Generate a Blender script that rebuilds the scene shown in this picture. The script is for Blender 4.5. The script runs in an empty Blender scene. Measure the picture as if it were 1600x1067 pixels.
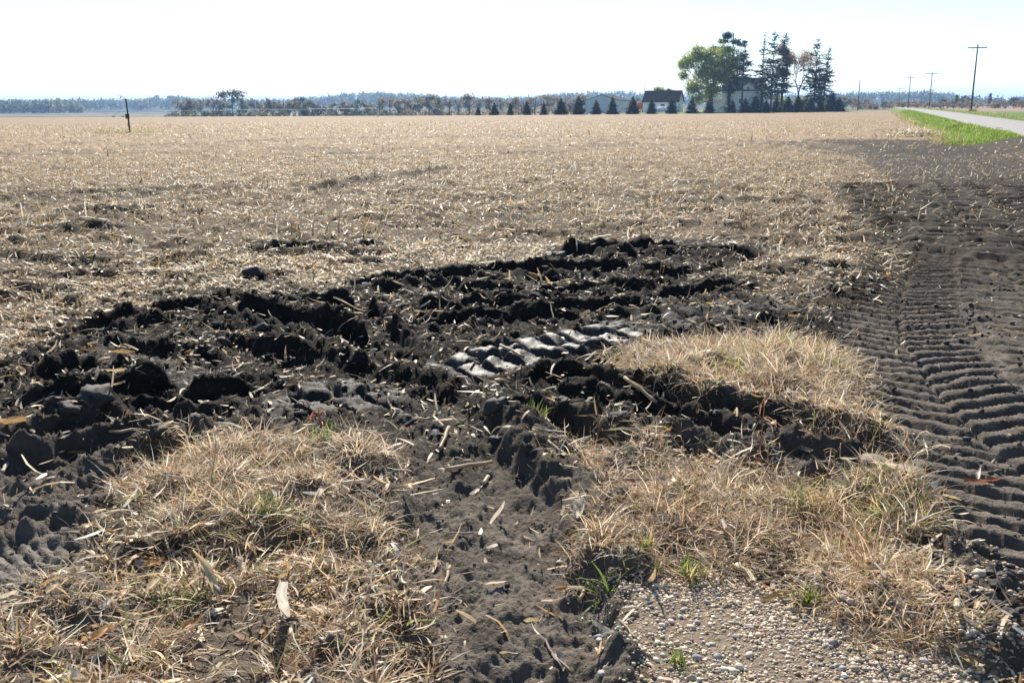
import bpy, math, random
import numpy as np
from mathutils import Matrix, Vector

# ------------------------------------------------------------------ camera, sky, sun, exposure
SC = bpy.context.scene
COL = SC.collection
PITCH, ROLL, EYE, FPX = math.radians(13.7), math.radians(-0.25), 1.65, 1500.0
SUN_AZ, SUN_EL = math.radians(-6.5), math.radians(37.0)      # azimuth from +Y towards +X
EXPOSURE = 0.98

cam_d = bpy.data.cameras.new('camera')
cam = bpy.data.objects.new('camera', cam_d); COL.objects.link(cam)
Rm = Matrix.Rotation(math.pi/2 - PITCH, 3, 'X') @ Matrix.Rotation(ROLL, 3, 'Z')
cam.matrix_world = Matrix.Translation((0, 0, EYE)) @ Rm.to_4x4()
cam_d.sensor_width = 36.0; cam_d.lens = FPX/1600*36.0
cam_d.clip_start = 0.05; cam_d.clip_end = 30000
SC.camera = cam

world = bpy.data.worlds.new('World'); SC.world = world; world.use_nodes = True
wn = world.node_tree.nodes; wl = world.node_tree.links
sky = wn.new('ShaderNodeTexSky'); sky.sky_type = 'NISHITA'; sky.sun_disc = False
sky.sun_elevation = SUN_EL; sky.sun_rotation = SUN_AZ
sky.altitude = 250; sky.air_density = 1.0; sky.dust_density = 0.15; sky.ozone_density = 3.0
bg = wn['Background']; bg.inputs['Strength'].default_value = 0.083
wl.new(sky.outputs[0], bg.inputs['Color'])

sun_d = bpy.data.lights.new('sun', 'SUN'); sun_d.energy = 5.0; sun_d.angle = math.radians(0.53)
sun_d.color = (1.0, 0.925, 0.81)
sun = bpy.data.objects.new('sun', sun_d); COL.objects.link(sun)
sdir = Vector((math.sin(SUN_AZ)*math.cos(SUN_EL), math.cos(SUN_AZ)*math.cos(SUN_EL), math.sin(SUN_EL)))
sun.rotation_euler = sdir.to_track_quat('Z', 'Y').to_euler()
sun.location = (0, 0, 60)

vs = SC.view_settings
vs.view_transform = 'Standard'; vs.look = 'None'; vs.exposure = EXPOSURE; vs.gamma = 1.0
vs.use_curve_mapping = False
SC.render.engine = 'CYCLES'
SC.cycles.volume_bounces = 1
SC.cycles.transparent_max_bounces = 16
SC.render.resolution_x, SC.render.resolution_y = 1024, 682

# ------------------------------------------------------------------ helpers
RN = np.array(Rm)
def ray(px, py): return RN @ np.array([(px-800)/FPX, -(py-533.5)/FPX, -1.0])
def G(px, py, z=0.0):                       # photo pixel -> point on the level ground
    d = ray(px, py); t = (z-EYE)/d[2]; return (d[0]*t, d[1]*t)
def AT(px, py, Y):                          # photo pixel at a known distance
    d = ray(px, py); t = Y/d[1]; return Vector((d[0]*t, Y, EYE+d[2]*t))
def mpp(Y): return 0.9715*Y/FPX             # metres per photo pixel near the horizon
def W(pts, z=0.0): return np.array([G(a, b, z) for a, b in pts])

ROAD_AZ = math.radians(20.58)
SA, CA = math.sin(ROAD_AZ), math.cos(ROAD_AZ)
def uv(x, y): return x*SA+y*CA, x*CA-y*SA
def xy(u, v): return u*SA+v*CA, u*CA-v*SA

def hsh(ix, iy, seed):
    h = (ix.astype(np.int64)*374761393 + iy.astype(np.int64)*668265263 + seed*2147483647) & 0xFFFFFFFF
    h = ((h ^ (h >> 13))*1274126177) & 0xFFFFFFFF
    h = ((h ^ (h >> 16))*2246822519) & 0xFFFFFFFF
    return ((h ^ (h >> 15)) & 0xFFFFFF).astype(np.float32)/16777216.0
def vnoise(x, y, seed=0):
    ix, iy = np.floor(x), np.floor(y); fx, fy = x-ix, y-iy
    fx = fx*fx*fx*(fx*(fx*6-15)+10); fy = fy*fy*fy*(fy*(fy*6-15)+10)
    a, b = hsh(ix, iy, seed), hsh(ix+1, iy, seed); c, d = hsh(ix, iy+1, seed), hsh(ix+1, iy+1, seed)
    return (a+(b-a)*fx + (c-a)*fy + (a-b-c+d)*fx*fy)*2-1
def fbm(x, y, octv=4, seed=0, gain=0.5):
    s = 0; a = 1.0; t = 0
    c, n = 0.8, 0.6
    for i in range(octv):
        s = s + a*vnoise(x, y, seed+i*17); t += a; a *= gain
        x, y = (x*c-y*n)*2.03+7.1, (x*n+y*c)*2.03-3.7
    return s/t
def worley(x, y, seed=0):
    ix, iy = np.floor(x), np.floor(y)
    best = np.full(x.shape, 9.0); rid = np.zeros(x.shape)
    for dx in (-1, 0, 1):
        for dy in (-1, 0, 1):
            cx, cy = ix+dx, iy+dy
            px = cx+hsh(cx, cy, seed); py = cy+hsh(cx, cy, seed+91)
            d = (px-x)**2+(py-y)**2; m = d < best
            best = np.where(m, d, best); rid = np.where(m, hsh(cx, cy, seed+53), rid)
    return np.sqrt(best), rid
def sstep(a, b, x):
    t = np.clip((x-a)/(b-a), 0, 1); return t*t*(3-2*t)

def poly_sd(x, y, poly):                    # signed distance to a polygon, positive inside
    n = len(poly); d = np.full(x.shape, 1e9); ins = np.zeros(x.shape, bool)
    for i in range(n):
        ax, ay = poly[i]; bx, by = poly[(i+1) % n]
        ex, ey = bx-ax, by-ay; wx, wy = x-ax, y-ay
        t = np.clip((wx*ex+wy*ey)/(ex*ex+ey*ey+1e-12), 0, 1)
        d = np.minimum(d, (wx-ex*t)**2+(wy-ey*t)**2)
        c = (ay > y) != (by > y)
        xi = ax + (y-ay)*ex/(ey if abs(ey) > 1e-9 else 1e-9)
        ins ^= c & (x < xi)
    d = np.sqrt(d); return np.where(ins, d, -d)

def smooth_line(P, n=3):
    P = np.asarray(P, float)
    for _ in range(n):
        Q = [P[0]]
        for a, b in zip(P[:-1], P[1:]): Q += [a*0.75+b*0.25, a*0.25+b*0.75]
        Q.append(P[-1]); P = np.array(Q)
    return P
def line_st(x, y, P):                       # signed lateral distance (+ = right of travel), arc length, total length
    best = np.full(x.shape, 1e9); S = np.zeros(x.shape); T = np.zeros(x.shape); acc = 0.0
    for a, b in zip(P[:-1], P[1:]):
        e = b-a; L = math.hypot(*e)
        if L < 1e-6: continue
        e = e/L; wx, wy = x-a[0], y-a[1]
        t = np.clip(wx*e[0]+wy*e[1], 0, L); qx, qy = wx-e[0]*t, wy-e[1]*t
        d = qx*qx+qy*qy; m = d < best
        sgn = np.where(wx*e[1]-wy*e[0] >= 0, 1.0, -1.0)
        best = np.where(m, d, best); S = np.where(m, np.sqrt(d)*sgn, S); T = np.where(m, acc+t, T)
        acc += L
    return S, T, acc

# ------------------------------------------------------------------ zones of the ground (photo outline -> place)
MUD = W([(-700, 1000), (-700, 640), (-200, 600), (0, 575), (70, 545), (150, 505), (260, 470), (370, 452), (420, 432), (500, 448), (600, 432), (700, 420),
         (850, 398), (930, 378), (1050, 372), (1160, 382), (1215, 398), (1180, 425), (1215, 462), (1310, 498), (1330, 545),
         (1250, 540), (1080, 541), (970, 556), (935, 580), (1010, 612), (1120, 640), (1230, 655), (1340, 678), (1440, 735),
         (1430, 775), (1330, 752), (1200, 742), (1080, 712), (985, 690), (900, 655), (860, 700), (880, 780), (905, 870), (965, 940), (985, 1010),
         (1010, 1180), (625, 1180), (628, 950), (612, 850), (598, 735), (560, 690), (430, 682), (300, 712), (205, 765),
         (165, 840), (110, 930), (0, 985), (-300, 1090)])
TRK = W([(1250, 219), (1340, 232), (1395, 285), (1428, 365), (1418, 430), (1312, 500), (1328, 560), (1388, 640), (1420, 720), (1480, 800),
         (1540, 868), (1620, 935), (1900, 1080), (2300, 1080), (2100, 420), (1900, 262), (1700, 231), (1600, 227), (1520, 224), (1440, 219)])
GRV = W([(950, 985), (985, 935), (1060, 912), (1180, 920), (1270, 945), (1350, 985), (1440, 1010), (1520, 1060), (1560, 1200), (980, 1200), (1000, 1060)])
STONY = W([(1420, 900), (1500, 880), (1700, 960), (1800, 1200), (1480, 1200), (1430, 1000)])
PATCH = dict(
    A=W([(185, 775), (260, 722), (340, 705), (430, 688), (560, 688), (598, 735), (612, 800), (600, 865), (520, 880), (430, 868), (310, 882), (205, 850)]),
    B=W([(-400, 1050), (0, 985), (120, 925), (250, 885), (400, 880), (560, 892), (622, 865), (640, 950), (645, 1200), (-500, 1200)]),
    C=W([(955, 575), (985, 557), (1080, 545), (1245, 541), (1330, 572), (1362, 630), (1345, 655), (1230, 646), (1120, 632), (1010, 606)]),
    D=W([(880, 668), (960, 690), (1080, 714), (1200, 744), (1270, 755), (1290, 812), (1245, 870), (1150, 893), (1010, 902), (925, 885), (905, 825), (940, 770), (890, 710)]),
    E=W([(1215, 655), (1330, 672), (1425, 715), (1400, 705), (1290, 680)]),
    F=W([(1300, 762), (1400, 775), (1450, 822), (1400, 850), (1320, 838)]),
    H=W([(1250, 880), (1330, 860), (1440, 940), (1440, 1000), (1350, 1005), (1280, 945)]),
)

# ------------------------------------------------------------------ wheel tracks and ruts
def stroke(pts, w, depth, berm=0.0, lug=None, pitch=0.2, amp=0.0, tan=0.7, bermside=0, wet=0.0, edge=0.25, rough=1.0, shift=0.0):
    P = smooth_line(W(pts))
    if shift:
        d = np.gradient(P, axis=0); d /= np.linalg.norm(d, axis=1)[:, None]+1e-9
        P = P + np.stack([d[:, 1], -d[:, 0]], 1)*shift
    return dict(P=P, w=w, depth=depth, berm=berm, lug=lug, pitch=pitch, amp=amp, tan=tan, side=bermside, wet=wet, edge=edge, rough=rough)
R1 = [(1830, 1010), (1700, 850), (1590, 740), (1490, 650), (1452, 600), (1416, 555), (1402, 510), (1410, 455), (1432, 405), (1448, 350), (1432, 300), (1395, 262), (1330, 236), (1200, 221), (900, 213), (500, 216), (250, 226)]
R3 = [(1760, 640), (1620, 505), (1575, 440), (1562, 390), (1590, 350), (1700, 318), (1850, 300)]
R4 = [(1900, 420), (1690, 372), (1560, 330), (1490, 290), (1440, 262), (1380, 238)]
STROKES = [
    stroke(R1[0:10], 0.48, 0.03, 0.03, 'chev', 0.185, 0.07, 0.5, edge=0.15, rough=0.12, shift=2.02),
    stroke(R1[8:14], 0.75, 0.03, 0.03, 'chev', 0.5, 0.13, 0.3, edge=0.3, rough=0.5, shift=0.45),
    stroke(R1[8:13], 0.9, 0.03, 0.03, 'chev', 0.55, 0.13, 0.2, edge=0.3, rough=0.5, shift=2.2),
    stroke(R1[:11], 0.49, 0.035, 0.035, 'chev', 0.185, 0.066, 0.5, edge=0.18, rough=0.12),
    stroke(R1[:10], 0.48, 0.035, 0.035, 'chev', 0.185, 0.066, 0.5, edge=0.18, rough=0.12, shift=1.01),
    stroke(R3, 0.5, 0.03, 0.03, 'chev', 0.26, 0.08, 0.4, edge=0.2, rough=0.25),
    stroke(R4, 0.8, 0.03, 0.03, 'chev', 0.5, 0.13, 0.3, edge=0.2, rough=0.4),
    stroke(R4, 0.8, 0.03, 0.03, 'chev', 0.55, 0.13, 0.3, edge=0.2, rough=0.4, shift=1.9),
    stroke(R4[:4], 0.7, 0.03, 0.03, 'chev', 0.4, 0.12, 0.3, edge=0.2, rough=0.4, shift=-1.7),
    stroke(R3, 0.5, 0.03, 0.03, 'chev', 0.28, 0.08, 0.4, edge=0.2, rough=0.3, shift=1.1),
    # wheel rut that comes towards the camera
    stroke([(825, 1180), (815, 1067), (795, 950), (765, 850), (738, 770), (700, 700), (640, 640), (540, 592), (430, 565), (300, 560)], 0.31, 0.075, 0.035, edge=0.22, rough=0.5),
    stroke([(860, 1180), (840, 1000), (790, 860), (755, 760)], 0.05, 0.03, 0.03, edge=0.5, rough=0.6),
    # glossy row of lug prints
    stroke([(660, 596), (740, 575), (870, 545), (1010, 512)], 0.27, 0.045, 0.025, 'bar', 0.215, 0.11, 0.10, wet=0.75, edge=0.2, rough=0.05),
    stroke([(990, 516), (1100, 497), (1220, 470)], 0.30, 0.04, 0.04, 'bar', 0.235, 0.065, 0.2, wet=0.25, edge=0.3, rough=0.4),
    stroke([(380, 660), (450, 642), (560, 622), (650, 600)], 0.30, 0.05, 0.04, 'bar', 0.235, 0.075, 0.25, wet=0.4, edge=0.3, rough=0.45),
    # ruts below the dry grass on the right
    stroke([(760, 590), (830, 600), (920, 606), (1050, 632), (1200, 668), (1330, 696), (1440, 745)], 0.15, 0.15, 0.11, edge=0.35, rough=0.6),
    stroke([(740, 632), (800, 640), (860, 662), (940, 705), (1000, 735)], 0.14, 0.10, 0.065, edge=0.35, rough=0.6),
    stroke([(900, 640), (1000, 655), (1120, 690), (1250, 722), (1400, 752)], 0.10, 0.06, 0.07, edge=0.4, rough=0.6),
    # ruts at the far side of the wet hollow
    stroke([(880, 405), (960, 398), (1060, 398), (1130, 402), (1200, 412)], 0.24, 0.17, 0.14, edge=0.3, rough=0.8),
    stroke([(520, 452), (640, 447), (760, 436), (870, 425), (1000, 428), (1090, 436)], 0.20, 0.13, 0.12, edge=0.35, rough=0.9),
    stroke([(640, 492), (720, 486), (820, 489), (920, 492), (1040, 480)], 0.18, 0.13, 0.11, edge=0.35, rough=0.9),
    stroke([(690, 455), (760, 462), (840, 465), (930, 460), (1060, 450)], 0.14, 0.09, 0.09, edge=0.35, rough=0.9),
    stroke([(330, 482), (420, 500), (520, 522), (590, 548), (640, 585)], 0.17, 0.11, 0.10, edge=0.3, rough=0.7),
    stroke([(300, 535), (400, 552), (500, 575), (610, 592)], 0.14, 0.10, 0.11, edge=0.3, rough=0.6),
    stroke([(330, 462), (420, 478), (520, 488), (600, 505)], 0.13, 0.10, 0.09, edge=0.35, rough=0.9),
    stroke([(560, 470), (590, 520), (640, 560)], 0.10, 0.07, 0.05, edge=0.35, rough=0.8),
    stroke([(0, 655), (120, 640), (220, 620), (330, 612)], 0.17, 0.12, 0.10, edge=0.35, rough=0.9),
    stroke([(-60, 760), (60, 745), (180, 700), (290, 672), (400, 655)], 0.20, 0.11, 0.11, edge=0.35, rough=1.0),
    stroke([(130, 528), (240, 500), (340, 480), (440, 462)], 0.14, 0.10, 0.09, edge=0.3, rough=0.9),
    stroke([(20, 610), (120, 590), (220, 566), (320, 545)], 0.13, 0.09, 0.09, edge=0.3, rough=0.9),
    stroke([(180, 655), (280, 640), (360, 622), (450, 606)], 0.13, 0.10, 0.09, edge=0.3, rough=0.9),
    stroke([(-60, 715), (60, 700), (150, 672), (230, 655)], 0.12, 0.09, 0.08, edge=0.3, rough=0.9),
    stroke([(620, 525), (720, 512), (830, 508), (930, 505)], 0.12, 0.09, 0.07, edge=0.3, rough=0.8),
    stroke([(1010, 470), (1100, 458), (1190, 450)], 0.12, 0.08, 0.07, edge=0.3, rough=0.8),
    # narrow-barred prints on the left
    stroke([(120, 545), (200, 562), (270, 580), (350, 606)], 0.20, 0.03, 0.03, 'bar', 0.070, 0.024, 0.3, wet=0.2, edge=0.2, rough=0.25),
    stroke([(-160, 985), (-20, 915), (60, 872), (170, 828)], 0.17, 0.02, 0.02, 'bar', 0.050, 0.012, 0.2, wet=0.35, edge=0.25, rough=0.2),
    stroke([(-40, 1020), (60, 965), (140, 915)], 0.10, 0.015, 0.015, 'bar', 0.050, 0.008, 0.2, wet=0.3, edge=0.25, rough=0.2),
    # lighter passes through the stubble farther out
    stroke([(480, 300), (560, 284), (640, 276), (720, 262)], 0.25, 0.10, 0.10, edge=0.4, rough=0.9),
    stroke([(380, 400), (440, 392), (520, 388), (620, 390)], 0.16, 0.09, 0.10, edge=0.4, rough=1.0),
    stroke([(500, 243), (540, 241), (590, 239)], 0.40, 0.10, 0.10, edge=0.4, rough=0.9),
    stroke([(790, 243), (840, 240), (900, 239)], 0.40, 0.10, 0.10, edge=0.4, rough=0.9),
    stroke([(120, 335), (170, 330), (230, 334)], 0.25, 0.09, 0.08, edge=0.4, rough=1.0),
    stroke([(50, 365), (110, 358), (200, 362)], 0.22, 0.08, 0.08, edge=0.4, rough=1.0),
]

def macro(x, y):                            # the lie of the land
    u, v = uv(x, y)
    z = -2.4*sstep(190, 430, y)*sstep(70, -30, x - 0.02*y)
    bank = 0.34 + 0.30*sstep(45, 200, u)
    z = z + bank*sstep(3.4, 5.5, v)*(1-0.6*sstep(12, 17, v))*sstep(-60, 10, u)
    z = z + 0.25*sstep(235, 262, y)*sstep(5, 30, x)*sstep(120, 95, x)
    # wooded rise on the horizon
    r = np.hypot(x, y); th = np.arctan2(x, y)
    ridge = 14+7*vnoise(th*9+3.1, th*0+1.0, 5)+4*vnoise(th*27, th*0, 6)
    ridge = ridge*(0.25+0.75*sstep(-0.52, -0.26, th))*(1-0.45*sstep(0.16, 0.30, th)*sstep(0.45, 0.36, th)) * (1-0.95*sstep(0.40, 0.44, th))
    z = z + ridge*sstep(1250, 1950, r)*sstep(-0.9, -0.6, th)
    z = z + 6*np.exp(-((th-0.37)/0.055)**4)*sstep(1050, 1600, r)
    return z

def ground(x, y):
    """height and zone masks of the ground"""
    n = x.shape; r = np.hypot(x, y)
    z = macro(x, y)
    near = r < 80
    mud = np.zeros(n); wet = np.zeros(n); grav = np.zeros(n); trk = np.zeros(n); dry = np.zeros(n)
    X, Y = x[near], y[near]
    e1 = 0.16*fbm(X*2.2, Y*2.2, 4, 3) + 0.05*fbm(X*9, Y*9, 2, 4)
    scale = np.clip(np.hypot(X, Y)/6, 0.5, 3)
    m = sstep(-0.16, 0.24, poly_sd(X, Y, MUD)/scale + e1*2.4)
    k = sstep(-0.08, 0.12, poly_sd(X, Y, TRK)/scale + e1)
    g = sstep(-0.06, 0.08, poly_sd(X, Y, GRV) + e1*0.6)
    st = sstep(-0.05, 0.1, poly_sd(X, Y, STONY) + e1*0.6)
    dr = np.zeros(X.shape)
    for nm, p in PATCH.items(): dr = np.maximum(dr, sstep(-0.08, 0.16, poly_sd(X, Y, p)+e1*1.2))
    wt = np.zeros(X.shape)
    neg = np.zeros(X.shape); pos = np.zeros(X.shape); lugd = np.zeros(X.shape); lugm = np.zeros(X.shape); lugz = np.zeros(X.shape); calm = np.zeros(X.shape); bare = np.zeros(X.shape)
    wob = 0.05*fbm(X*3.1, Y*3.1, 3, 11)
    n1 = fbm(X*4.3, Y*4.3, 3, 21); n2 = fbm(X*1.3, Y*1.3, 3, 22)
    for i, s in enumerate(STROKES):
        P = s['P']; pad = s['w']*3+0.3
        box = (X > P[:, 0].min()-pad) & (X < P[:, 0].max()+pad) & (Y > P[:, 1].min()-pad) & (Y < P[:, 1].max()+pad)
        if not box.any(): continue
        idx = np.nonzero(box)[0]
        S, T, L = line_st(X[idx], Y[idx], P)
        w = s['w']; a = np.abs(S + wob[idx]*(0.35 if s['lug'] else 1.6)*w/0.2)
        fade = sstep(0, 0.35, T)*sstep(0, 0.35, L-T)
        fade = fade*np.where(a < 3*w, 1, 0)
        inside = 1-sstep(w*(1-s['edge']), w*(1+s['edge']*0.4), a)
        bumpy = np.clip(0.95+0.35*n1[idx]+0.5*n2[idx], 0.25, 1.6)
        if s['lug'] != 'chev': bumpy = np.clip(bumpy*1.05-0.05, 0, 2)
        berm = np.exp(-((a-w*1.35)/(w*0.30+0.025))**2)*s['berm']*bumpy
        if s['lug']:
            im = inside*fade; lugd[idx] = np.where(im > lugm[idx], -s['depth']*im, lugd[idx]); lugm[idx] = np.maximum(lugm[idx], im)
            pos[idx] = np.maximum(pos[idx], berm*fade*sstep(20, 12, np.hypot(X[idx], Y[idx])))
        else:
            neg[idx] = np.minimum(neg[idx], -s['depth']*inside*np.clip(0.8+0.5*n2[idx], .35, 1.2)*fade)
            pos[idx] = np.maximum(pos[idx], berm*fade)
        bare[idx] = np.maximum(bare[idx], np.where(a < w*(1.15 if s['lug'] == 'chev' else 1.9), 1, 0)*fade*(0.55+0.45*sstep(-.2, .3, n1[idx])))
        if s['lug']:
            side = np.where(S > 0, 0.5, 0.0)
            ph = (T - a*s['tan'])/s['pitch'] + side + 0.10*n2[idx]
            c = 0.5+0.5*np.cos(2*math.pi*ph)
            if s['lug'] == 'chev':
                f = sstep(0.26, 0.60, c); mid = sstep(0.0, 0.04, a)
                keep = np.clip(1.0+0.35*n2[idx]+0.2*n1[idx], 0.55, 1.2)
                f = f*(0.7+0.3*mid)*keep
            elif s['pitch'] > 0.1:
                f = sstep(0.05, 0.28, c)*(0.8+0.2*c)*np.clip(0.9+0.6*n1[idx], .5, 1.2)
                f = f*(1-0.55*np.exp(-((a-0.01)/0.018)**2))
            else:
                f = sstep(0.15, 0.5, c)
            lugz[idx] = np.maximum(lugz[idx], s['amp']*f*inside*fade*sstep(30, 20, np.hypot(X[idx], Y[idx])))
        calm[idx] = np.maximum(calm[idx], inside*fade*(1-s['rough']))
        if s['wet']: wt[idx] = np.maximum(wt[idx], s['wet']*inside*fade*sstep(-0.55, 0.0, n2[idx]+0.3))
    dz = (neg+0.68*pos*(1-np.clip(-neg/0.05, 0, 1)))*(1-lugm)+lugd
    bare = np.where(np.hypot(X, Y) > 9, bare*0.9, bare)
    m = np.maximum(m, bare*(1-g))
    soil = np.clip(np.maximum(m, k), 0, 1)
    roughk = soil*(1-0.9*calm)*(1-0.80*k)*(1-0.7*g)
    f1, c1 = worley(X*3.4+0.3*n1, Y*3.4+0.3*n2, 31)
    f2, c2 = worley(X*7.5, Y*7.5, 32)
    f3, c3 = worley(X*17, Y*17, 33)
    f4, c4 = worley(X*42, Y*42, 34)
    rowz = 0.012*np.cos(2*math.pi*(X*CA-Y*SA-0.3)/0.76)*sstep(70, 40, np.hypot(X, Y))
    f5, c5 = worley(X*75, Y*75, 35)
    gate = 0.25+0.75*sstep(-0.35, 0.25, n2+0.2*n1)
    clod = 0.050*np.clip(1-(f1/0.66)**2, 0, 1)**0.5*np.where(c1 > 0.5, c1, 0.1)*gate
    clod += 0.042*np.clip(1-(f2/0.66)**2, 0, 1)**0.5*np.where(c2 > 0.4, c2, 0.15)*(0.4+0.6*gate)
    clod += 0.024*np.clip(1-(f3/0.65)**2, 0, 1)**0.7*c3
    fine = 0.011*np.sqrt(np.clip(1-(f4/0.65)**2, 0, 1))*c4
    rr = np.hypot(X, Y)
    dz += roughk*(clod*0.95 + 0.05*fbm(X*2.6, Y*2.6, 4, 41) + 0.045*(0.5-np.abs(fbm(X*4.6, Y*6.2, 4, 50, 0.55))*2.2))
    crumb = 0.010*np.clip(fbm(X*24, Y*24, 3, 51, 0.65)+0.1, 0, 1)+0.008*np.clip(1-(f5/0.6)**2, 0, 1)*c5
    dz += (0.25+0.75*soil)*(1-0.75*wt)*(fine*1.3+crumb*(0.7+0.6*sstep(-.2, .4, n1)))*sstep(10, 6, rr)*(1-0.72*lugm)
    dz += (1-soil)*(1-g)*(0.030*fbm(X*1.1, Y*1.1, 4, 42) + 0.020*fbm(X*6, Y*6, 3, 43)*sstep(40, 15, rr) + rowz + 0.075*sstep(0.05, 0.5, fbm(X*1.9+3, Y*2.6, 4, 49, 0.6)))
    dz += 0.03*dr*sstep(-0.4, 0.4, fbm(X*3, Y*3, 2, 45)) + 0.05*sstep(0, 0.25, poly_sd(X, Y, PATCH['C'])) + 0.03*sstep(0, 0.2, poly_sd(X, Y, PATCH['A']))
    dz += lugz
    dz += k*(0.014*fbm(X*9, Y*9, 4, 46, 0.6)*sstep(16, 9, rr) + 0.09*np.abs(fbm(X*1.6, Y*1.6, 4, 48, 0.6))*sstep(9, 14, rr)*(1-0.6*lugm))
    # stony heap of crumbled soil near the right corner
    hx, hy = G(1555, 950)
    dz += 0.07*np.exp(-(((X-hx)/0.16)**2+((Y-hy)/0.16)**2))*(0.8+0.8*n1)
    # drawn out streaks of bare soil in the stubble
    fs = fbm(X*0.22+0.5*n2, Y*0.7, 4, 47)
    m = np.maximum(m, 0.62*sstep(0.30, 0.54, fs + 0.30*n1)*(1-k)*(1-g))
    Sb, Tb, Lb = line_st(X, Y, smooth_line(W(R1[11:])))
    m = np.maximum(m, 0.75*np.exp(-((Sb+0.8*n2)/1.5)**2)*sstep(-0.5, 0.2, n2+0.4*n1)*sstep(20, 30, rr))
    fd = sstep(80, 60, rr)
    z[near] += dz*fd
    mud[near] = m; trk[near] = k; grav[near] = np.maximum(g, 0.0); wet[near] = wt; dry[near] = np.maximum(dr, 0.6*st)
    return z, mud, trk, grav, wet, dry

# ------------------------------------------------------------------ materials
def mat(name):
    m = bpy.data.materials.new(name); m.use_nodes = True
    return m, m.node_tree.nodes, m.node_tree.links, m.node_tree.nodes['Principled BSDF']
def N(nodes, t, **kw):
    n = nodes.new(t)
    for k_, v_ in kw.items():
        if k_ in n.inputs: n.inputs[k_].default_value = v_
        else: setattr(n, k_, v_)
    return n
def ramp(nodes, stops):
    r = nodes.new('ShaderNodeValToRGB'); e = r.color_ramp.elements
    while len(e) < len(stops): e.new(0.5)
    for el, (p, c) in zip(e, stops): el.position = p; el.color = (*c, 1) if len(c) == 3 else c
    return r
def mixc(nodes, links, f, a, b):
    m = nodes.new('ShaderNodeMix'); m.data_type = 'RGBA'
    for val, sock in ((f, m.inputs['Factor']), (a, m.inputs['A']), (b, m.inputs['B'])):
        if isinstance(val, (int, float)): sock.default_value = val
        elif isinstance(val, tuple): sock.default_value = (*val, 1)
        else: links.new(val, sock)
    return m.outputs['Result']
def mth(nodes, links, op, a, b=0.0, c=None):
    m = nodes.new('ShaderNodeMath'); m.operation = op
    for i, val in enumerate((a, b) if c is None else (a, b, c)):
        if isinstance(val, (int, float)): m.inputs[i].default_value = val
        else: links.new(val, m.inputs[i])
    return m.outputs[0]

def simple(name, col, rough=0.7, spec=0.3, noise=0.0, nscale=8.0, metal=0.0, bump=0.0):
    m, n, l, b = mat(name)
    b.inputs['Roughness'].default_value = rough; b.inputs['Specular IOR Level'].default_value = spec
    b.inputs['Metallic'].default_value = metal
    tc = N(n, 'ShaderNodeTexCoord')
    nz = N(n, 'ShaderNodeTexNoise', Scale=nscale, Detail=5.0); l.new(tc.outputs['Object'], nz.inputs['Vector'])
    lo = tuple(c*(1-noise) for c in col); hi = tuple(min(1, c*(1+noise)) for c in col)
    r = ramp(n, [(0.3, lo), (0.7, hi)]); l.new(nz.outputs['Fac'], r.inputs[0]); l.new(r.outputs[0], b.inputs['Base Color'])
    if bump:
        bp = N(n, 'ShaderNodeBump', Strength=bump, Distance=0.02); l.new(nz.outputs['Fac'], bp.inputs['Height']); l.new(bp.outputs[0], b.inputs['Normal'])
    return m

def leafy(name, trans=0.35, rough=0.55, spec=0.25, sheen=0.0):   # colour from the mesh's own 'col' attribute
    m, n, l, b = mat(name)
    at = N(n, 'ShaderNodeAttribute'); at.attribute_name = 'col'
    tc = N(n, 'ShaderNodeTexCoord')
    nz = N(n, 'ShaderNodeTexNoise', Scale=35.0, Detail=3.0); l.new(tc.outputs['Object'], nz.inputs['Vector'])
    f = N(n, 'ShaderNodeMapRange'); f.inputs['To Min'].default_value = 0.72; f.inputs['To Max'].default_value = 1.22; l.new(nz.outputs['Fac'], f.inputs['Value'])
    mx = n.new('ShaderNodeMix'); mx.data_type = 'RGBA'; mx.blend_type = 'MULTIPLY'; mx.inputs['Factor'].default_value = 1.0
    l.new(at.outputs['Color'], mx.inputs['A']); l.new(f.outputs[0], mx.inputs['B'])
    c = mx.outputs['Result']
    l.new(c, b.inputs['Base Color']); b.inputs['Roughness'].default_value = rough; b.inputs['Specular IOR Level'].default_value = spec
    t = N(n, 'ShaderNodeBsdfTranslucent'); l.new(c, t.inputs['Color'])
    ms = N(n, 'ShaderNodeMixShader'); ms.inputs[0].default_value = trans
    l.new(b.outputs[0], ms.inputs[1]); l.new(t.outputs[0], ms.inputs[2]); l.new(ms.outputs[0], n['Material Output'].inputs['Surface'])
    return m

M = {}
M['leaf'] = leafy('dry_leaf', 0.34, 0.52, 0.28)
M['grass'] = leafy('grass_blade', 0.56, 0.5, 0.3)
M['foliage'] = leafy('foliage', 0.55, 0.6, 0.2)
M['needle'] = leafy('needles', 0.06, 0.7, 0.15)
M['stone'] = leafy('pebble', 0.0, 0.75, 0.3)
M['clod'] = leafy('soil_clod', 0.0, 0.75, 0.35)
M['bark'] = simple('bark', (0.075, 0.058, 0.045), 0.9, 0.1, 0.4, 3.0)
M['pole'] = simple('weathered_pole', (0.10, 0.075, 0.06), 0.9, 0.1, 0.35, 2.0)
M['white'] = simple('white_siding', (0.89, 0.86, 0.94), 0.6, 0.3, 0.06, 1.5)  # white paint, with the cool cast of skylit shade put into its colour
M['grey_metal'] = simple('shed_metal', (0.57, 0.57, 0.68), 0.5, 0.4, 0.08, 1.2)  # grey metal, extra blue in the base colour stands in for sky light
M['roof'] = simple('dark_shingle', (0.028, 0.03, 0.036), 0.9, 0.1, 0.3, 3.0)
M['glass'] = simple('window_glass', (0.03, 0.035, 0.04), 0.1, 0.6, 0.1, 2.0)
M['rust'] = simple('rusty_iron', (0.055, 0.04, 0.035), 0.75, 0.3, 0.4, 14.0, 0.3)
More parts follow.
